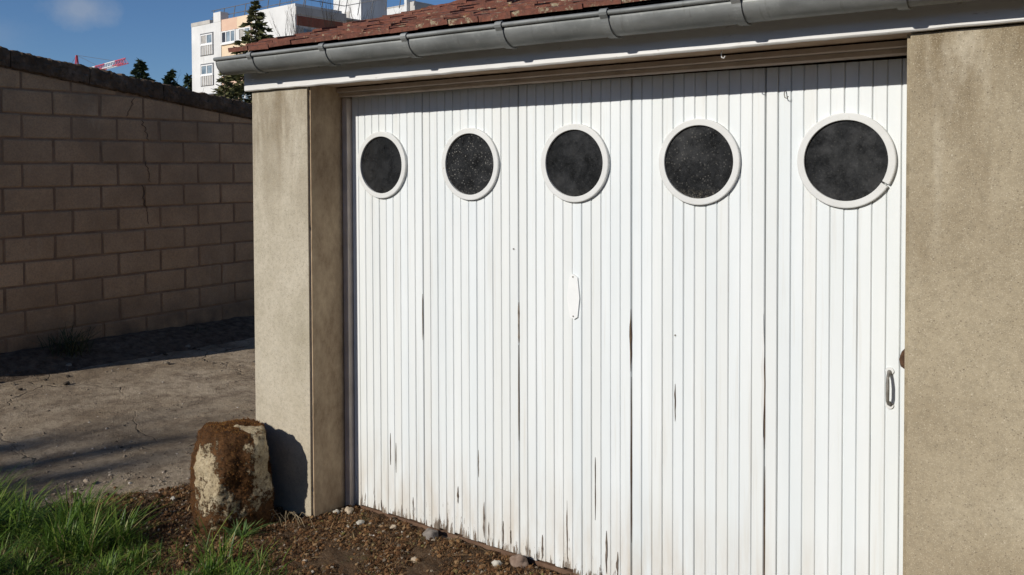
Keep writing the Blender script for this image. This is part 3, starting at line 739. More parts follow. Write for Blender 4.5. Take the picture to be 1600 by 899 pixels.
for _ in range(22000):
    i = random.choice(idx); p = pv[i]+Vector([random.uniform(-.004, .004) for _ in range(3)]); n = (nrm[i]+Vector([random.uniform(-.8, .8) for _ in range(3)])).normalized()
    h_ = random.uniform(.002, .0065); s_ = n.orthogonal().normalized()*.0012
    A.add([p-s_-nrm[i]*.002, p+s_-nrm[i]*.002, p+n*h_], [(0, 1, 2)], random.random())
tag(obj('moss', A.mesh('moss'), mk_rnd('brown_moss', [(0, (.045, .020, .008)), (.5, (.14, .058, .018)), (.85, (.27, .12, .035)), (1, (.24, .16, .05))], .9, .1), stone), kind='stuff')

# ================================================================== GRASS, WEEDS, LITTER
def blades(n, place, hmin, hmax, w, lean=.5, seg=3, bend=.9, head=None, bow=0):
    V = []; F = []; Aa = []
    for _ in range(n):
        x, y, z, s = place(); h_ = random.uniform(hmin, hmax)*s; a = random.uniform(0, 2*math.pi) if head is None else head+random.gauss(0, .6)
        le = random.uniform(.1, 1)*lean; ww = w*random.uniform(.6, 1.25); c, s2 = math.cos(a), math.sin(a); sdx, sdy = -s2*ww, c*ww
        b = len(V); t0 = random.random()
        for k in range(seg):
            t = k/seg; r_ = h_*(le*t+bend*le*t*t); zz = h_*(t-.32*bend*le*t*t); f_ = 1-.45*t
            V.append((x+c*r_-sdx*f_, y+s2*r_-sdy*f_, z+zz)); V.append((x+c*r_+sdx*f_, y+s2*r_+sdy*f_, z+zz)); Aa += [t0, t0]
        r_ = h_*(le+bend*le); V.append((x+c*r_, y+s2*r_, z+h_*(1-.32*bend*le))); Aa.append(t0)
        for k in range(seg-1): F += [(b+2*k, b+2*k+1, b+2*k+3), (b+2*k, b+2*k+3, b+2*k+2)]
        F.append((b+2*seg-2, b+2*seg-1, b+2*seg))
    return V, F, Aa
GRASS = mk_rnd('grass_blade', [(0, (.030, .060, .012)), (.3, (.07, .14, .020)), (.6, (.135, .235, .032)), (.92, (.23, .31, .052)), (.95, (.34, .29, .10)), (1, (.42, .33, .17))], .45, .35, .35)
def edge_y(x): return 1.98+.17*(x+4.4)+.06*nz(x, 0, 0, 4)    # far rim of the verge
tufts = []
while len(tufts) < 175:
    x = random.uniform(-5.2, -2.75); y = random.uniform(1.0, 2.4)
    if y < edge_y(x)-.02 and (x < -3.45 or (y < edge_y(x)-.12 and random.random() < .5)): tufts.append((x, y, random.choice((.45, .6, .8, 1.0, 1.25))*(1 if x < -3.55 else .55)))
def in_tuft():
    t = random.choice(tufts); r_ = abs(random.gauss(0, .036)); a = random.uniform(0, 6.283)
    return t[0]+r_*math.cos(a), t[1]+r_*math.sin(a), soil_z(t[0], t[1])-.012, t[2]*max(.35, 1-r_*4)
def lawn():
    while True:
        x = random.uniform(-5.2, -2.7); y = random.uniform(1.0, 2.35)
        if y < edge_y(x) and nz(x, y, 3, 3)+.35+.5*(-3.0-x) > random.random()*.8: return x, y, soil_z(x, y)-.01, 1
V, F, Aa = blades(15500, in_tuft, .09, .20, .0029, .85, 4)
V2, F2, A2 = blades(14000, lawn, .025, .085, .0019, 1.0, 3)
b = len(V); V += V2; F += [tuple(i+b for i in f) for f in F2]; Aa += A2
me = pyd('grass', V, F); attr(me, 'rnd', Aa); tag(obj('grass', me, GRASS), 'long green grass of the verge at the lower left corner', 'grass', kind='stuff')

def plant(name, x, y, z, n, h0, h1, w, lean, label, mat, cat='weed', spread=.01, group=None, zrot=None):
    V, F, Aa = blades(n, lambda: (x+random.gauss(0, spread), y+random.gauss(0, spread), z, 1), h0, h1, w, lean, 4)
    me = pyd(name, V, F); attr(me, 'rnd', Aa); return tag(obj(name, me, mat), label, cat, group)
WEED = mk_rnd('weed_leaf', [(0, (.06, .11, .035)), (.6, (.11, .18, .05)), (1, (.18, .24, .08))], .55, .3, .25)
DRYW = mk_rnd('dark_weed', [(0, (.04, .05, .025)), (.5, (.085, .10, .05)), (1, (.16, .14, .08))], .8, .15, .15)
plant('weed_rosette', -3.185, 2.395, .0, 46, .06, .10, .0042, 1.2, 'green leafy rosette weed in front of the mossy stone', WEED)
plant('weed_rosette', -3.39, 2.335, .0, 22, .045, .08, .0035, 1.0, 'small green weed sprouting at the left foot of the mossy stone', WEED)
plant('grass_tuft', -3.05, 2.17, .0, 70, .10, .20, .0026, .7, 'bright grass tuft on bare soil right of the verge', GRASS, 'grass', .03)
plant('grass_tuft', -2.86, 2.26, .0, 30, .06, .13, .002, .7, 'sparse thin grass tuft nearest the garage door', GRASS, 'grass', .025)
plant('wall_weed', WX+.17, 3.72, .06, 190, .10, .30, .004, .8, 'dark weed clump against the foot of the block wall', DRYW, 'weed', .07)
plant('wall_weed', WX+.2, 4.9, .03, 60, .05, .13, .004, 1.0, 'low dark weeds under the block wall near the pillar', DRYW, 'weed', .035)
# dry bent stalks beside the pillar foot
A = Acc()
for k in range(9):
    x, y = -3.16+random.gauss(0, .03), 2.62+random.gauss(0, .02); a = random.uniform(-.6, 2.2); L = random.uniform(.06, .15)
    A.tube([(x, y, .0), (x+math.cos(a)*L*.4, y-abs(math.sin(a))*L*.3, L*.5), (x+math.cos(a)*L*.8, y-abs(math.sin(a))*L*.5, L*.45), (x+math.cos(a)*L*1.1, y-abs(math.sin(a))*L*.6, .01)], .0011, 4, random.random())
tag(obj('dry_stalks', A.mesh('dry_stalks'), mk_rnd('dry_straw', [(0, (.22, .17, .10)), (1, (.42, .34, .22))], .9, .1)), 'thin dry bent stalks between the mossy stone and pillar foot', 'stalks')

# pebbles, moss clots and litter spread over the soil
ico = bmesh.new(); bmesh.ops.create_icosphere(ico, subdivisions=1, radius=1)
ICV = np.array([v.co[:] for v in ico.verts]); ICF = np.array([[v.index for v in f.verts] for f in ico.faces]); ico.free()
def scatter(n, place, smin, smax, flat=.6, pw=3.0):
    Vs = []; Fs = []; As = []
    for i in range(n):
        x, y, z = place(); s = smin+(smax-smin)*random.random()**pw
        R_ = np.array(Matrix.Rotation(random.uniform(0, 6.28), 3, 'Z') @ Matrix.Rotation(random.uniform(-.5, .5), 3, 'X'))
        v = ICV*(1+RNG.uniform(-.22, .22, (len(ICV), 1)))*np.array([random.uniform(.7, 1.2), random.uniform(.7, 1.2), flat*random.uniform(.6, 1.2)])*s
        Vs.append(v@R_.T+np.array([x, y, z+s*flat*.25])); Fs.append(ICF+i*len(ICV)); As.append(np.full(len(ICV), random.random()))
    me = pyd('scatter', np.vstack(Vs), np.vstack(Fs)); attr(me, 'rnd', np.concatenate(As)); return me
def on_soil():
    while True:
        x = random.uniform(-4.7, -1.3); y = random.uniform(1.9, 2.93)
        if soil_edge(x, y) > random.uniform(-.12, .1) and fbm(x, y, 11, 5, 3)+.62 > random.random() and not (abs(x-rx) < .15 and abs(y-ry) < .15): return x, y, soil_z(x, y)
PEB = mk_rnd('pebble', [(0, (.10, .08, .06)), (.35, (.21, .165, .12)), (.75, (.27, .22, .16)), (.95, (.40, .34, .27)), (1, (.58, .52, .45))], .9, .15)
tag(obj('gravel', scatter(3000, on_soil, .0022, .011), PEB), 'fine pale gravel scattered through the brown soil before the door', 'gravel', kind='stuff')
CLOT = mk_rnd('moss_clot', [(0, (.04, .023, .013)), (.45, (.125, .062, .029)), (.8, (.22, .122, .056)), (.93, (.26, .17, .09)), (1, (.13, .13, .04))], .98, .05)
tag(obj('moss_clots', scatter(9000, on_soil, .003, .012, .8, 2), CLOT), 'crumbly brown moss clots over the soil in front of the door', 'moss', kind='stuff')
V, F, Aa = blades(36000, lambda: (*on_soil(), 1), .004, .017, .0018, 1.0, 2)
me = pyd('ground_moss', V, F); attr(me, 'rnd', Aa); tag(obj('ground_moss', me, CLOT), 'short brown moss carpeting the soil before the garage', 'moss', kind='stuff')
def on_drive():
    while True:
        x = random.uniform(-7.2, -3.5); y = random.uniform(1.7, 6)
        e = soil_edge(x, y)
        if e < .1 and random.random() < math.exp(min(0, e)*2.2)*.9+.06: return x, y, drive_z(x, y)-.012
tag(obj('grit', scatter(3800, on_drive, .002, .012, .6, 4), PEB), 'loose grit and chips scattered over the worn driveway', 'grit', kind='stuff')
def at_wall():
    x = WX+abs(random.gauss(.1, .3)); y = random.uniform(2.6, 7.5); return x, y, max(.0, (.13-.02*(y-3.2))*math.exp(-((x-WX)/.32)**2))
tag(obj('wall_litter', scatter(700, at_wall, .004, .03, .5, 3), mk_rnd('litter', [(0, (.05, .04, .03)), (.7, (.12, .095, .07)), (1, (.30, .26, .2))], .95, .1)), 'dead leaves and rubble along the foot of the block wall', 'litter', kind='stuff')
LEAF = mk_rnd('dead_leaf', [(0, (.12, .065, .03)), (.6, (.22, .14, .065)), (1, (.36, .28, .15))], .8, .2)
V, F, Aa = blades(260, lambda: (*on_soil(), 1), .008, .034, .003, 2.2, 3); me = pyd('leaf_litter', V, F); attr(me, 'rnd', Aa)
tag(obj('leaf_litter', me, LEAF), 'dead leaf shreds and straw on the soil by the door', 'litter', kind='stuff')

# single larger stones
def big_stone(x, y, sx, sy, sz, col, label, sink=.42, grp=None):
    sx, sy, sz = sx*.88, sy*.88, sz*.88
    bm = bmesh.new(); bmesh.ops.create_icosphere(bm, subdivisions=3, radius=1); s = random.uniform(0, 50)
    for v in bm.verts:
        d = v.co.copy(); k_ = 1+.42*fbm(d.x+s, d.y, d.z, 1.3, 3)+.10*fbm(d.x+s, d.y, d.z, 4, 2)
        v.co = Vector((x+d.x*sx*k_, y+d.y*sy*k_, .008+sz*(1-2*sink)+d.z*sz*k_))
    for f in bm.faces: f.smooth = True
    return tag(obj('stone', bm, col), label, 'stone', grp)
C_A = mk_simple('grey_cobble', (.14, .12, .105), (.25, .22, .19), 40, .8, .3, 70, .4)
C_B = mk_simple('brown_cobble', (.17, .115, .085), (.27, .20, .155), 40, .85, .2, 70, .5)
C_C = mk_simple('white_pebble', (.36, .33, .27), (.56, .53, .46), 40, .8, .3, 70, .3)
C_D = mk_simple('tan_pebble', (.34, .27, .19), (.52, .43, .32), 40, .85, .2, 70, .4)
big_stone(-2.505, 2.885, .040, .036, .030, C_A, 'rounded grey cobble half buried under the second door leaf')
big_stone(-2.035, 2.890, .045, .036, .034, C_B, 'rounded brown cobble against the bottom of the third door leaf')
big_stone(-2.105, 2.835, .024, .018, .014, C_C, 'flat whitish pebble left of the brown cobble at the door')
big_stone(-3.005, 2.865, .026, .022, .020, C_D, 'pale stone in the corner of pillar and door')
big_stone(-3.04, 2.82, .020, .016, .014, C_C, 'small white stone beside the pillar foot')
big_stone(-2.86, 2.80, .018, .022, .012, C_C, 'white chip lying on soil below the first door leaf')
big_stone(-2.70, 2.85, .018, .015, .013, C_D, 'tan pebble below the seam of first and second door leaf')
big_stone(-2.40, 2.66, .020, .016, .012, C_D, 'tan pebble on open soil before the second door leaf')
big_stone(-3.82, 2.47, .016, .013, .014, C_C, 'white pebble on the asphalt edge left of the mossy stone')
big_stone(-4.42, 2.36, .022, .014, .009, C_D, 'flat tan pebble at the rim of the driveway above the grass')
# pothole with crumbled rim beside the pillar
A = Acc()
for k in range(16):
    a = 2*math.pi*k/16; r_ = .17*random.uniform(.8, 1.2); cx, cy = -5.72+math.cos(a)*r_*1.2, 4.72+math.sin(a)*r_
    M = Matrix.Translation((cx, cy, -.002)) @ Matrix.Rotation(a, 4, 'Z') @ Matrix.Rotation(random.uniform(-.3, .3), 4, 'Y'); s = random.uniform(.03, .06)
    A.box(-s*.6, s*.6, -s, s, -.02, .016, M, random.random()*.4)
tag(obj('pothole_rubble', A.mesh('pothole_rubble'), PEB), 'crumbled asphalt chunks by a pothole left of the pillar', 'rubble')

# ================================================================== BACKGROUND
def mk_facade():
    M = Mat('white_facade', .9, .15)
    c = M.ramp(M.noise(.5, 6, .65), [(.3, (.60, .60, .585)), (.7, (.72, .72, .705))])
    c = M.mix(M.ramp(M.noise(1, 6, .7, M.vec((1.1, 1.1, .12))), [(.54, 0.0), (.72, .45)]), c, (.42, .40, .36))
    M.color(c); return M.m
WHITE_R = mk_facade()
GREY_R = mk_simple('grey_parapet', (.42, .40, .37), (.52, .50, .46), .8, .9, .15, 3, .1)
PEACH = mk_simple('peach_panel', (.62, .42, .31), (.67, .48, .36), .7, .9, .15, 3, .1)
PEACH2 = mk_simple('ochre_panel', (.68, .53, .36), (.72, .58, .42), .7, .9, .15, 3, .1)
REDB = mk_simple('red_brick_band', (.24, .085, .055), (.32, .12, .08), 2, .9, .15, 6, .2)
BGLASS = mk_simple('window_glass', (.10, .14, .17), (.30, .36, .40), .9, .12, .6, 1, .0)
DGLASS = mk_simple('dark_opening', (.015, .015, .017), (.05, .05, .055), .9, .3, .5, 1, .0)
PVC = mk_simple('white_frame', (.74, .74, .73), (.78, .78, .77), 3, .5, .3, 3, .0)
CURT = mk_simple('railing_panel', (.30, .29, .27), (.46, .44, .41), 2, .8, .2, 3, .0)
METAL = mk_simple('railing_metal', (.10, .10, .105), (.16, .16, .165), 3, .5, .5, 3, .0)
RED = mk_simple('crane_red', (.52, .06, .09), (.58, .08, .11), 1, .5, .4, 3, .0)
CWHITE = mk_simple('crane_white', (.70, .70, .70), (.75, .75, .75), 1, .5, .4, 3, .0)

BO = Vector((-56.652, 48.495, 0)); BA = math.radians(-4.452)
BM = Matrix.Translation(BO) @ Matrix.Rotation(BA, 4, 'Z')
H = 15.14
apt = thing('apartment_building', BO[:], 'white apartment building with peach panels behind the garage roof', 'building')
def bpart(name, mat, parent, *boxes):
    A = Acc()
    for b in boxes: A.box(*b, BM)
    return obj(name, A.mesh(name), mat, parent)
bpart('wall', WHITE_R, apt, (-16.25, -11.2, 0, 9, 0, 14.85), (-6.2, 0, 0, 4.9, 0, H))
bpart('parapet', GREY_R, apt, (-16.27, -13.0, -.03, .3, 14.853, 15.2))
bpart('chimney_pier', WHITE_R, apt, (-12.4, -11.2, -.02, .8, 14.853, 15.75))
bpart('recessed_wall', PEACH, apt, (-11.197, -6.203, .15, 9, 0, H-.12))
bpart('panel', PEACH, apt, (-11.19, -8.7, .06, .148, 13.95, H-.15)); bpart('panel', PEACH2, apt, (-8.69, -6.21, .06, .148, 13.95, H-.15))
for zc in (12.75, 9.92, 7.1): bpart('panel', PEACH if zc != 12.75 else PEACH2, apt, (-11.19, -6.21, .06, .148, zc-1.4, zc-.06))
def window(x0, x1, z0, z1, y, nd, rail=False, dark=None):
    f = bpart('window', PVC, apt, (x0, x1, y-.03, y+.12, z1-.10, z1), (x0, x1, y-.03, y+.12, z0, z0+.10), (x0, x0+.10, y-.03, y+.12, z0+.1, z1-.1), (x1-.10, x1, y-.03, y+.12, z0+.1, z1-.1),
              *[(x0+(x1-x0)*k/nd-.06, x0+(x1-x0)*k/nd+.06, y-.03, y+.12, z0+.1, z1-.1) for k in range(1, nd)])
    for k in range(nd):
        a, b = x0+(x1-x0)*k/nd+.06, x0+(x1-x0)*(k+1)/nd-.06
        bpart('pane', DGLASS if dark == k else (BGLASS if (k+int(z0)) % 3 else CURT), f, (a, b, y+.02, y+.06, z0+.1, z1-.1))
    return f
for fl in range(5):
    zt = 13.98-2.83*fl
    bpart('window_surround', METAL, apt, (-14.72, -12.42, -.012, .0, zt-2.05, zt+.06))
    f = window(-14.55, -12.55, zt-1.0, zt-.06, -.05, 2)
    bpart('railing_panel', CURT, f, (-14.55, -12.55, -.06, -.015, zt-1.98, zt-1.12))
    bpart('handrail', PVC, f, (-14.6, -12.5, -.12, -.013, zt-1.115, zt-1.005))
    for k in range(6): bpart('bar', PVC, f, (-14.5+k*.38, -14.42+k*.38, -.10, -.062, zt-1.98, zt-1.12))
    zt = 13.9-2.83*fl
    if zt > 2:
        window(-11.1, -8.9, zt-1.1, zt, .0, 3, dark=0); window(-8.35, -6.5, zt-1.1, zt, .0, 2)
        bpart('sill', PVC, apt, (-11.15, -6.3, -.10, .055, zt-1.24, zt-1.12))
bpart('mullion', WHITE_R, apt, (-8.85, -8.4, .01, .055, 12.8, 13.9))
# right flank
bpart('flank_wall', GREY_R, apt, (.003, .03, .05, 5.25, 0, 13.2)); bpart('flank_parapet', WHITE_R, apt, (-.3, .0025, 4.903, 5.4, 0, 14.95))
bpart('brick_band', REDB, apt, (.003, .05, .15, 5.0, 13.35, 14.15)); bpart('flank_coping', GREY_R, apt, (.003, .12, .0, 5.3, 14.25, H-.25))
bpart('flank_window', BGLASS, apt, (.031, .06, .8, 1.9, 12.2, 13.1))
# roof railing with raked posts
A = Acc()
for (x0, y0, x1, y1) in ((-14.2, .9, .0, .9), (.0, .9, .0, 5.2), (0, 5.2, 9, 5.2)):
    L = math.hypot(x1-x0, y1-y0)
    for zr in (15.62, 16.25):
        A.tube([BM @ Vector((x0, y0, zr)), BM @ Vector((x1, y1, zr))], .035, 5)
    for k in range(int(L/1.75)+1):
        t = k*1.75/L; p = Vector((x0+(x1-x0)*t, y0+(y1-y0)*t, 14.6)); A.tube([BM @ p, BM @ (p+Vector((.45, 0, 1.68)))], .04, 5)
obj('roof_railing', A.mesh('roof_railing'), METAL, apt)
bpart('roof_deck', GREY_R, apt, (-.31, -16.0, .31, 8.9, 14.55, 14.7))

def block_house(name, u, label, boxes, extra=()):
    t = thing(name, u, label, 'building')
    for nm, mat, b in list(boxes)+list(extra): bpart_w(nm, mat, t, b)
    return t
def bpart_w(name, mat, parent, b):
    A = Acc(); x0, x1, y0, y1, z0, z1 = b; M = Matrix.Translation(parent.location) @ Matrix.Rotation(BA, 4, 'Z')
    A.box(x0, x1, y0, y1, z0, z1, M); return obj(name, A.mesh(name), mat, parent)
t = thing('roof_tower', (-66.07, 61.54, 0), 'tall plain white tower block rising behind the apartment building', 'building')
for nm, mat, b in (('wall', WHITE_R, (0, 4.25, 0, 3.4, 0, 19.4)), ('coping', GREY_R, (-.05, 4.3, -.05, 3.45, 19.402, 19.55)), ('door_frame', GREY_R, (1.75, 2.55, -.06, -.003, 15.4, 17.0)), ('vent', GREY_R, (.55, .8, -.08, -.003, 16.7, 17.0)),
                   ('ledge', WHITE_R, (-.3, 6.0, -2.4, -.1, 0, 15.1))): bpart_w(nm, mat, t, b)
t = thing('far_building', (-70.62, 73.08, 0), 'low white flat roofed building to the right behind the tower', 'building')
for nm, mat, b in (('wall', WHITE_R, (0, 3.95, 0, 6, 0, 19.58)), ('pier', WHITE_R, (3.952, 4.35, -.02, 4, 0, 20.25)), ('flank', GREY_R, (4.352, 5.2, .4, 4, 0, 20.0)), ('window', BGLASS, (1.2, 2.4, -.04, -.003, 16.5, 17.8)), ('parapet', GREY_R, (-.05, 3.95, -.05, .3, 19.582, 19.7))): bpart_w(nm, mat, t, b)

# conifers
NEEDLE = mk_rnd('needles', [(0, (.016, .028, .016)), (.5, (.034, .055, .028)), (1, (.075, .095, .045))], .8, .15, .1)
NEEDLE2 = mk_rnd('cedar_needles', [(0, (.04, .046, .02)), (.5, (.095, .10, .042)), (1, (.18, .17, .075))], .8, .15, .15)
def conifer(name, x, y, h_, rad, label, mat, nb, nn, zlow=.1, group=None, droop=.25, size=.12, tip=1.0, seed=0):
    rg = random.Random(seed); t = thing(name, (x, y, 0), label, 'tree', group)
    A = Acc(); A.tube([(x, y, -.1), (x+.02*h_*.2, y, h_*.5), (x, y, h_)], [h_*.014, h_*.008, h_*.001], 8); obj('trunk', A.mesh('trunk'), P_BARK, t)
    A = Acc(); B = Acc()
    for i in range(nb):
        f = (i+rg.random())/nb; f = f**.8; zz = h_*(zlow+(1-zlow)*f); r_ = rad*(1-f)**1.05*rg.uniform(.5, 1.2)+.02*h_*tip*(1-f)
        a = rg.uniform(0, 6.283); c, s = math.cos(a), math.sin(a)
        up = rg.uniform(.05, .35)
        pts = [Vector((x+c*r_*q, y+s*r_*q, zz+r_*(up*q-(droop+up)*q*q*.9)+.12*r_*q**4)) for q in (0, .35, .7, 1)]
        B.tube(pts, [h_*.004*(1-f)+.004, h_*.003*(1-f)+.003, .004, .002], 4)
        for k in range(max(4, int(nn*(r_/rad+.06)))):
            q = rg.random()**.6; j = min(2, int(q*3)); fr = q*3-j; p = pts[j].lerp(pts[j+1], min(1, fr))
            p = p+Vector((rg.gauss(0, 1)*.13*r_*(1.15-q*.75), rg.gauss(0, 1)*.13*r_*(1.15-q*.75), rg.gauss(0, 1)*.035*r_-.03*r_))
            d = Vector((c+rg.gauss(0, .6), s+rg.gauss(0, .6), rg.gauss(-.1, .35))).normalized(); n_ = d.cross(Vector((rg.gauss(0, 1), rg.gauss(0, 1), rg.gauss(0, 1)))).normalized()
            L = size*rg.uniform(.6, 1.5); w = L*.16
            A.add([p-n_*w, p+n_*w, p+d*L*.6+n_*w*1.1, p+d*L, p+d*L*.6-n_*w*1.1], [(0, 1, 2, 3, 4)], rg.random())
    for k in range(50):
        zz = h_*rg.uniform(.9, 1.0); d = Vector((rg.gauss(0, 1), rg.gauss(0, 1), 1.1)).normalized(); p = Vector((x, y, zz)); L = size*rg.uniform(.5, 1.1); n_ = d.orthogonal().normalized()*L*.13
        A.add([p-n_, p+n_, p+d*L], [(0, 1, 2)], rg.random())
    obj('branches', B.mesh('branches'), P_BARK, t); tag(obj('crown', A.mesh('crown'), mat, t), kind='stuff')
conifer('cedar_tree', -24.72, 19.41, 7.35, 2.7, 'slender conifer with drooping tips in front of the apartment building', NEEDLE2, 150, 170, .12, droop=.34, size=.17, tip=.7, seed=3)
conifer('conifer_shrub', -22.6, 16.55, 4.75, 1.7, 'olive evergreen shrub just above the wall coping by the gutter end', NEEDLE2, 85, 110, .1, droop=.1, size=.14, tip=3, seed=5)
conifer('conifer', -102.5, 62.48, 15.1, 6.2, 'larger dark conifer above the wall beside the crane jib', NEEDLE, 125, 140, .25, 'far conifers over the wall', .3, .55, seed=11)
conifer('conifer', -103.7, 67.75, 14.4, 5.6, 'dark pointed conifer midway between the larger one and the apartment building', NEEDLE, 120, 130, .25, 'far conifers over the wall', .3, .55, seed=12)
conifer('conifer', -99.8, 67.6, 13.3, 4.6, 'dark conifer half hidden at the corner of the apartment building', NEEDLE, 80, 90, .2, 'far conifers over the wall', .3, .55, seed=13)

# bare trees
def bare_tree(name, x, y, h_, label, seed, r0, levels=4, spread=.45, nb=4, group=None, up=.35, stems=3, z0=0):
    rg = random.Random(seed); t = thing(name, (x, y, z0), label, 'tree', group); T = Acc(); B = Acc()
    def grow(p, d, L, r_, lev):
        pts = [p]; q = p
        for k in range(3):
            d = (d+Vector((rg.gauss(0, .12), rg.gauss(0, .12), rg.gauss(0, .06)+up*.15))).normalized(); q = q+d*L/3; pts.append(q)
        (T if lev == 0 else B).tube(pts, [r_, r_*.82, r_*.66, r_*.5], 6 if lev < 2 else 3)
        if lev >= levels: return
        for k in range(nb):
            b = pts[1+rg.randrange(3)]; nd = (d+Vector((rg.gauss(0, spread), rg.gauss(0, spread), rg.gauss(.1, spread*.5)))).normalized()
            grow(b, nd, L*rg.uniform(.5, .8), r_*.5, lev+1)
    for s in range(stems): grow(Vector((x+rg.gauss(0, .15), y+rg.gauss(0, .15), z0)), Vector((rg.gauss(0, .18), rg.gauss(0, .18), 1)).normalized(), h_*.42, r0, 0)
    obj('trunk', T.mesh('trunk'), P_BARK, t); obj('branches', B.mesh('branches'), P_BARK, t)
bare_tree('bare_tree', -33.2, 28.2, 9.6, 'leafless twiggy tree before the white end wall', 21, .10, 4, .26, 5, up=.9, stems=1)
bare_tree('bare_tree', -31.2, 29.6, 9.4, 'leafless tree rising over the roof edge right of the conifer', 26, .10, 4, .28, 5, up=.9, stems=1)
bare_tree('bare_tree', -43.4, 42.9, 12.8, 'thin leafless tree top in front of the white tower block', 23, .12, 4, .26, 4, up=.9, stems=1)
bare_tree('bare_shrub', -24.2, 16.6, 4.0, 'sparse leafless shrub over the wall coping below the windows', 24, .05, 4, .36, 4, stems=2, up=.7)
# tall roadside tree behind the viewpoint whose upright limbs shade the driveway
def poplar():
    t = thing('poplar_tree', (-9.35, -13.2, 0), 'leafless upright poplar casting streaks of shade across the driveway', 'tree'); rg = random.Random(5)
    T = Acc(); B = Acc(); bx, by = -9.35, -13.2
    T.tube([(bx, by, -.1), (bx+.03, by, 1.6), (bx+.02, by, 2.8)], [.26, .22, .2], 10)
    for (L, top, r_) in ((-6.12, 8.15, .19), (-5.66, 8.3, .23), (-5.36, 8.2, .15), (-5.08, 7.7, .16), (-5.88, 7.6, .09)):
        tx = L+.285*by; pts = [Vector((bx, by, 2.6)), Vector((bx+(tx-bx)*.7, by, 4.0)), Vector((tx, by, 5.6)), Vector((tx, by, top-.7)), Vector((tx+.02, by, top))]
        T.tube(pts, [r_*1.1, r_, r_*.85, r_*.5, r_*.15], 7)
        for k in range(40):
            z = rg.uniform(4.6, top-.3); a = rg.uniform(0, 6.28); l = rg.uniform(.4, .9)
            B.tube([(tx, by, z), (tx+math.cos(a)*.16, by+math.sin(a)*.2, z+l*.5), (tx+math.cos(a)*.2, by+math.sin(a)*.25, z+l)], [.03, .02, .008], 4)
    obj('trunk', T.mesh('trunk'), P_BARK, t); obj('branches', B.mesh('branches'), P_BARK, t)
poplar()

# unseen evergreen screen, added behind the viewpoint to keep the eaves shade dark
def added_hedge():
    t = thing('added_hedge', (0, -10, 0), 'unseen evergreen screen added to keep the shade under the eaves dark', 'added_hedge'); rg = random.Random(9)
    def hz(x): return 4.15+.18*fbm(x, 0, 0, .6, 3)
    V = []; F = []; n = 110; prof = ((-9.2, 0), (-9.05, .25), (-9.0, .6), (-9.05, .9), (-9.3, 1), (-10.2, 1), (-10.5, .9), (-10.5, .4), (-10.3, 0))
    for i in range(n+1):
        x = -24+48*i/n
        for (py, pz) in prof: V.append((x, py+.12*fbm(x, py, pz, 1.5, 3), pz*hz(x)+.05*fbm(x, py, pz, 3, 2)))
    m = len(prof)
    for i in range(n):
        for j in range(m-1): F.append((i*m+j, (i+1)*m+j, (i+1)*m+j+1, i*m+j+1))
    F += [tuple(range(m))[::-1], tuple(range(n*m, n*m+m))]
    obj('added_hedge_body', pyd('added_hedge_body', V, F, True), mk_simple('added_hedge_green', (.02, .035, .012), (.05, .075, .025), 6, .9, .15, 20, 1, .05), t)
    A = Acc()
    for k in range(9000):
        x = rg.uniform(-24, 24); z = rg.random(); y = -9.02+.12*fbm(x, -9, z, 1.5, 3)+rg.uniform(-.03, .08); z *= hz(x)
        d = Vector((rg.gauss(0, 1), rg.gauss(.6, 1), rg.gauss(.2, 1))).normalized(); w = d.orthogonal().normalized()*.05; p = Vector((x, y, z))
        A.add([p, p+d*.07+w, p+d*.15, p+d*.07-w], [(0, 1, 2, 3)], rg.random())
    tag(obj('leaves', A.mesh('leaves'), NEEDLE2, t), kind='stuff')
added_hedge()

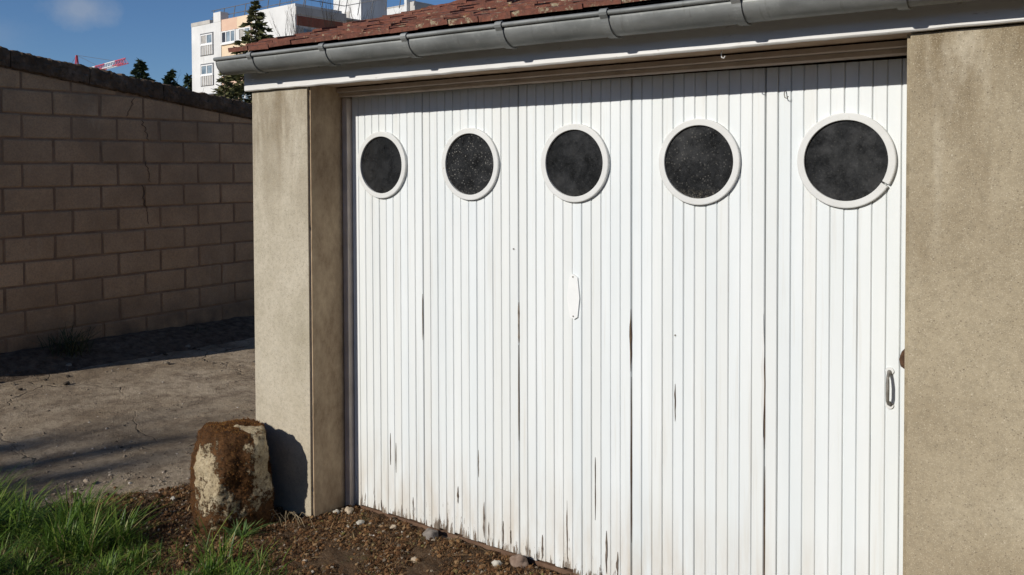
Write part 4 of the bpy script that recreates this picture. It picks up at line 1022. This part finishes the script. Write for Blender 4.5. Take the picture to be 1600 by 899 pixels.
# tower crane
crane = thing('tower_crane', (-247.6, 131.4, 0), 'red and white tower crane jib showing above the block wall', 'crane')
c0 = Vector((-247.6, 131.4, 27.8)); tip_ = Vector((-207.9, 122.9, 27.8)); jd = (tip_-c0).normalized(); sd = jd.cross(Vector((0, 0, 1)))
def lattice(A, p, q, w, hgt, step):
    L = (q-p).length; d = (q-p).normalized(); n = max(1, int(L/step)); s = d.cross(Vector((0, 0, 1))).normalized() if abs(d.z) < .9 else Vector((1, 0, 0)); u = s.cross(d)
    tri = [s*w*.5, -s*w*.5, u*hgt]
    for o_ in tri: A.tube([p+o_, q+o_], .12, 4)
    for k in range(n):
        a, m_, b = p+d*L*k/n, p+d*L*(k+.5)/n, p+d*L*(k+1)/n
        for o_ in tri[:2]:
            A.tube([a+o_, m_+tri[2]], .065, 3); A.tube([m_+tri[2], b+o_], .065, 3)
        A.tube([a+tri[0], b+tri[1]], .06, 3)
N = 5
for k in range(N):
    A = Acc(); a, b = c0+(tip_-c0)*k/N, c0+(tip_-c0)*(k+1)/N; lattice(A, a, b, 1.3, 1.3, 2.0)
    obj('jib_section', A.mesh('jib_section'), RED if k % 2 == 0 else CWHITE, crane)
A = Acc(); lattice(A, c0, c0-jd*14, 1.3, 1.1, 2.0); obj('counter_jib', A.mesh('counter_jib'), RED, crane)
A = Acc()
for dx in (-.75, .75):
    for dy in (-.75, .75): A.tube([(c0.x+dx, c0.y+dy, 0), (c0.x+dx, c0.y+dy, 27.6)], .12, 4)
for k in range(18):
    z = k*1.53
    for (a, b) in (((-.75, -.75), (.75, -.75)), ((.75, .75), (-.75, .75)), ((-.75, .75), (-.75, -.75)), ((.75, -.75), (.75, .75))): A.tube([(c0.x+a[0], c0.y+a[1], z), (c0.x+b[0], c0.y+b[1], z+1.53)], .06, 3)
obj('mast', A.mesh('mast'), RED, crane)
A = Acc(); apx = c0+Vector((0, 0, 5.9))
for s in (-1, 1): A.tube([c0+sd*s*.75, apx+sd*s*.15], .15, 4); A.tube([c0+jd*.9+sd*s*.4, apx], .12, 4)
obj('apex_frame', A.mesh('apex_frame'), RED, crane)
A = Acc()
for q in (.45, .8): A.tube([apx, c0+(tip_-c0)*q+Vector((0, 0, 1.3))], .05, 3)
A.tube([apx, c0-jd*13+Vector((0, 0, 1.0))], .06, 3); obj('pendant_line', A.mesh('pendant_line'), METAL, crane)
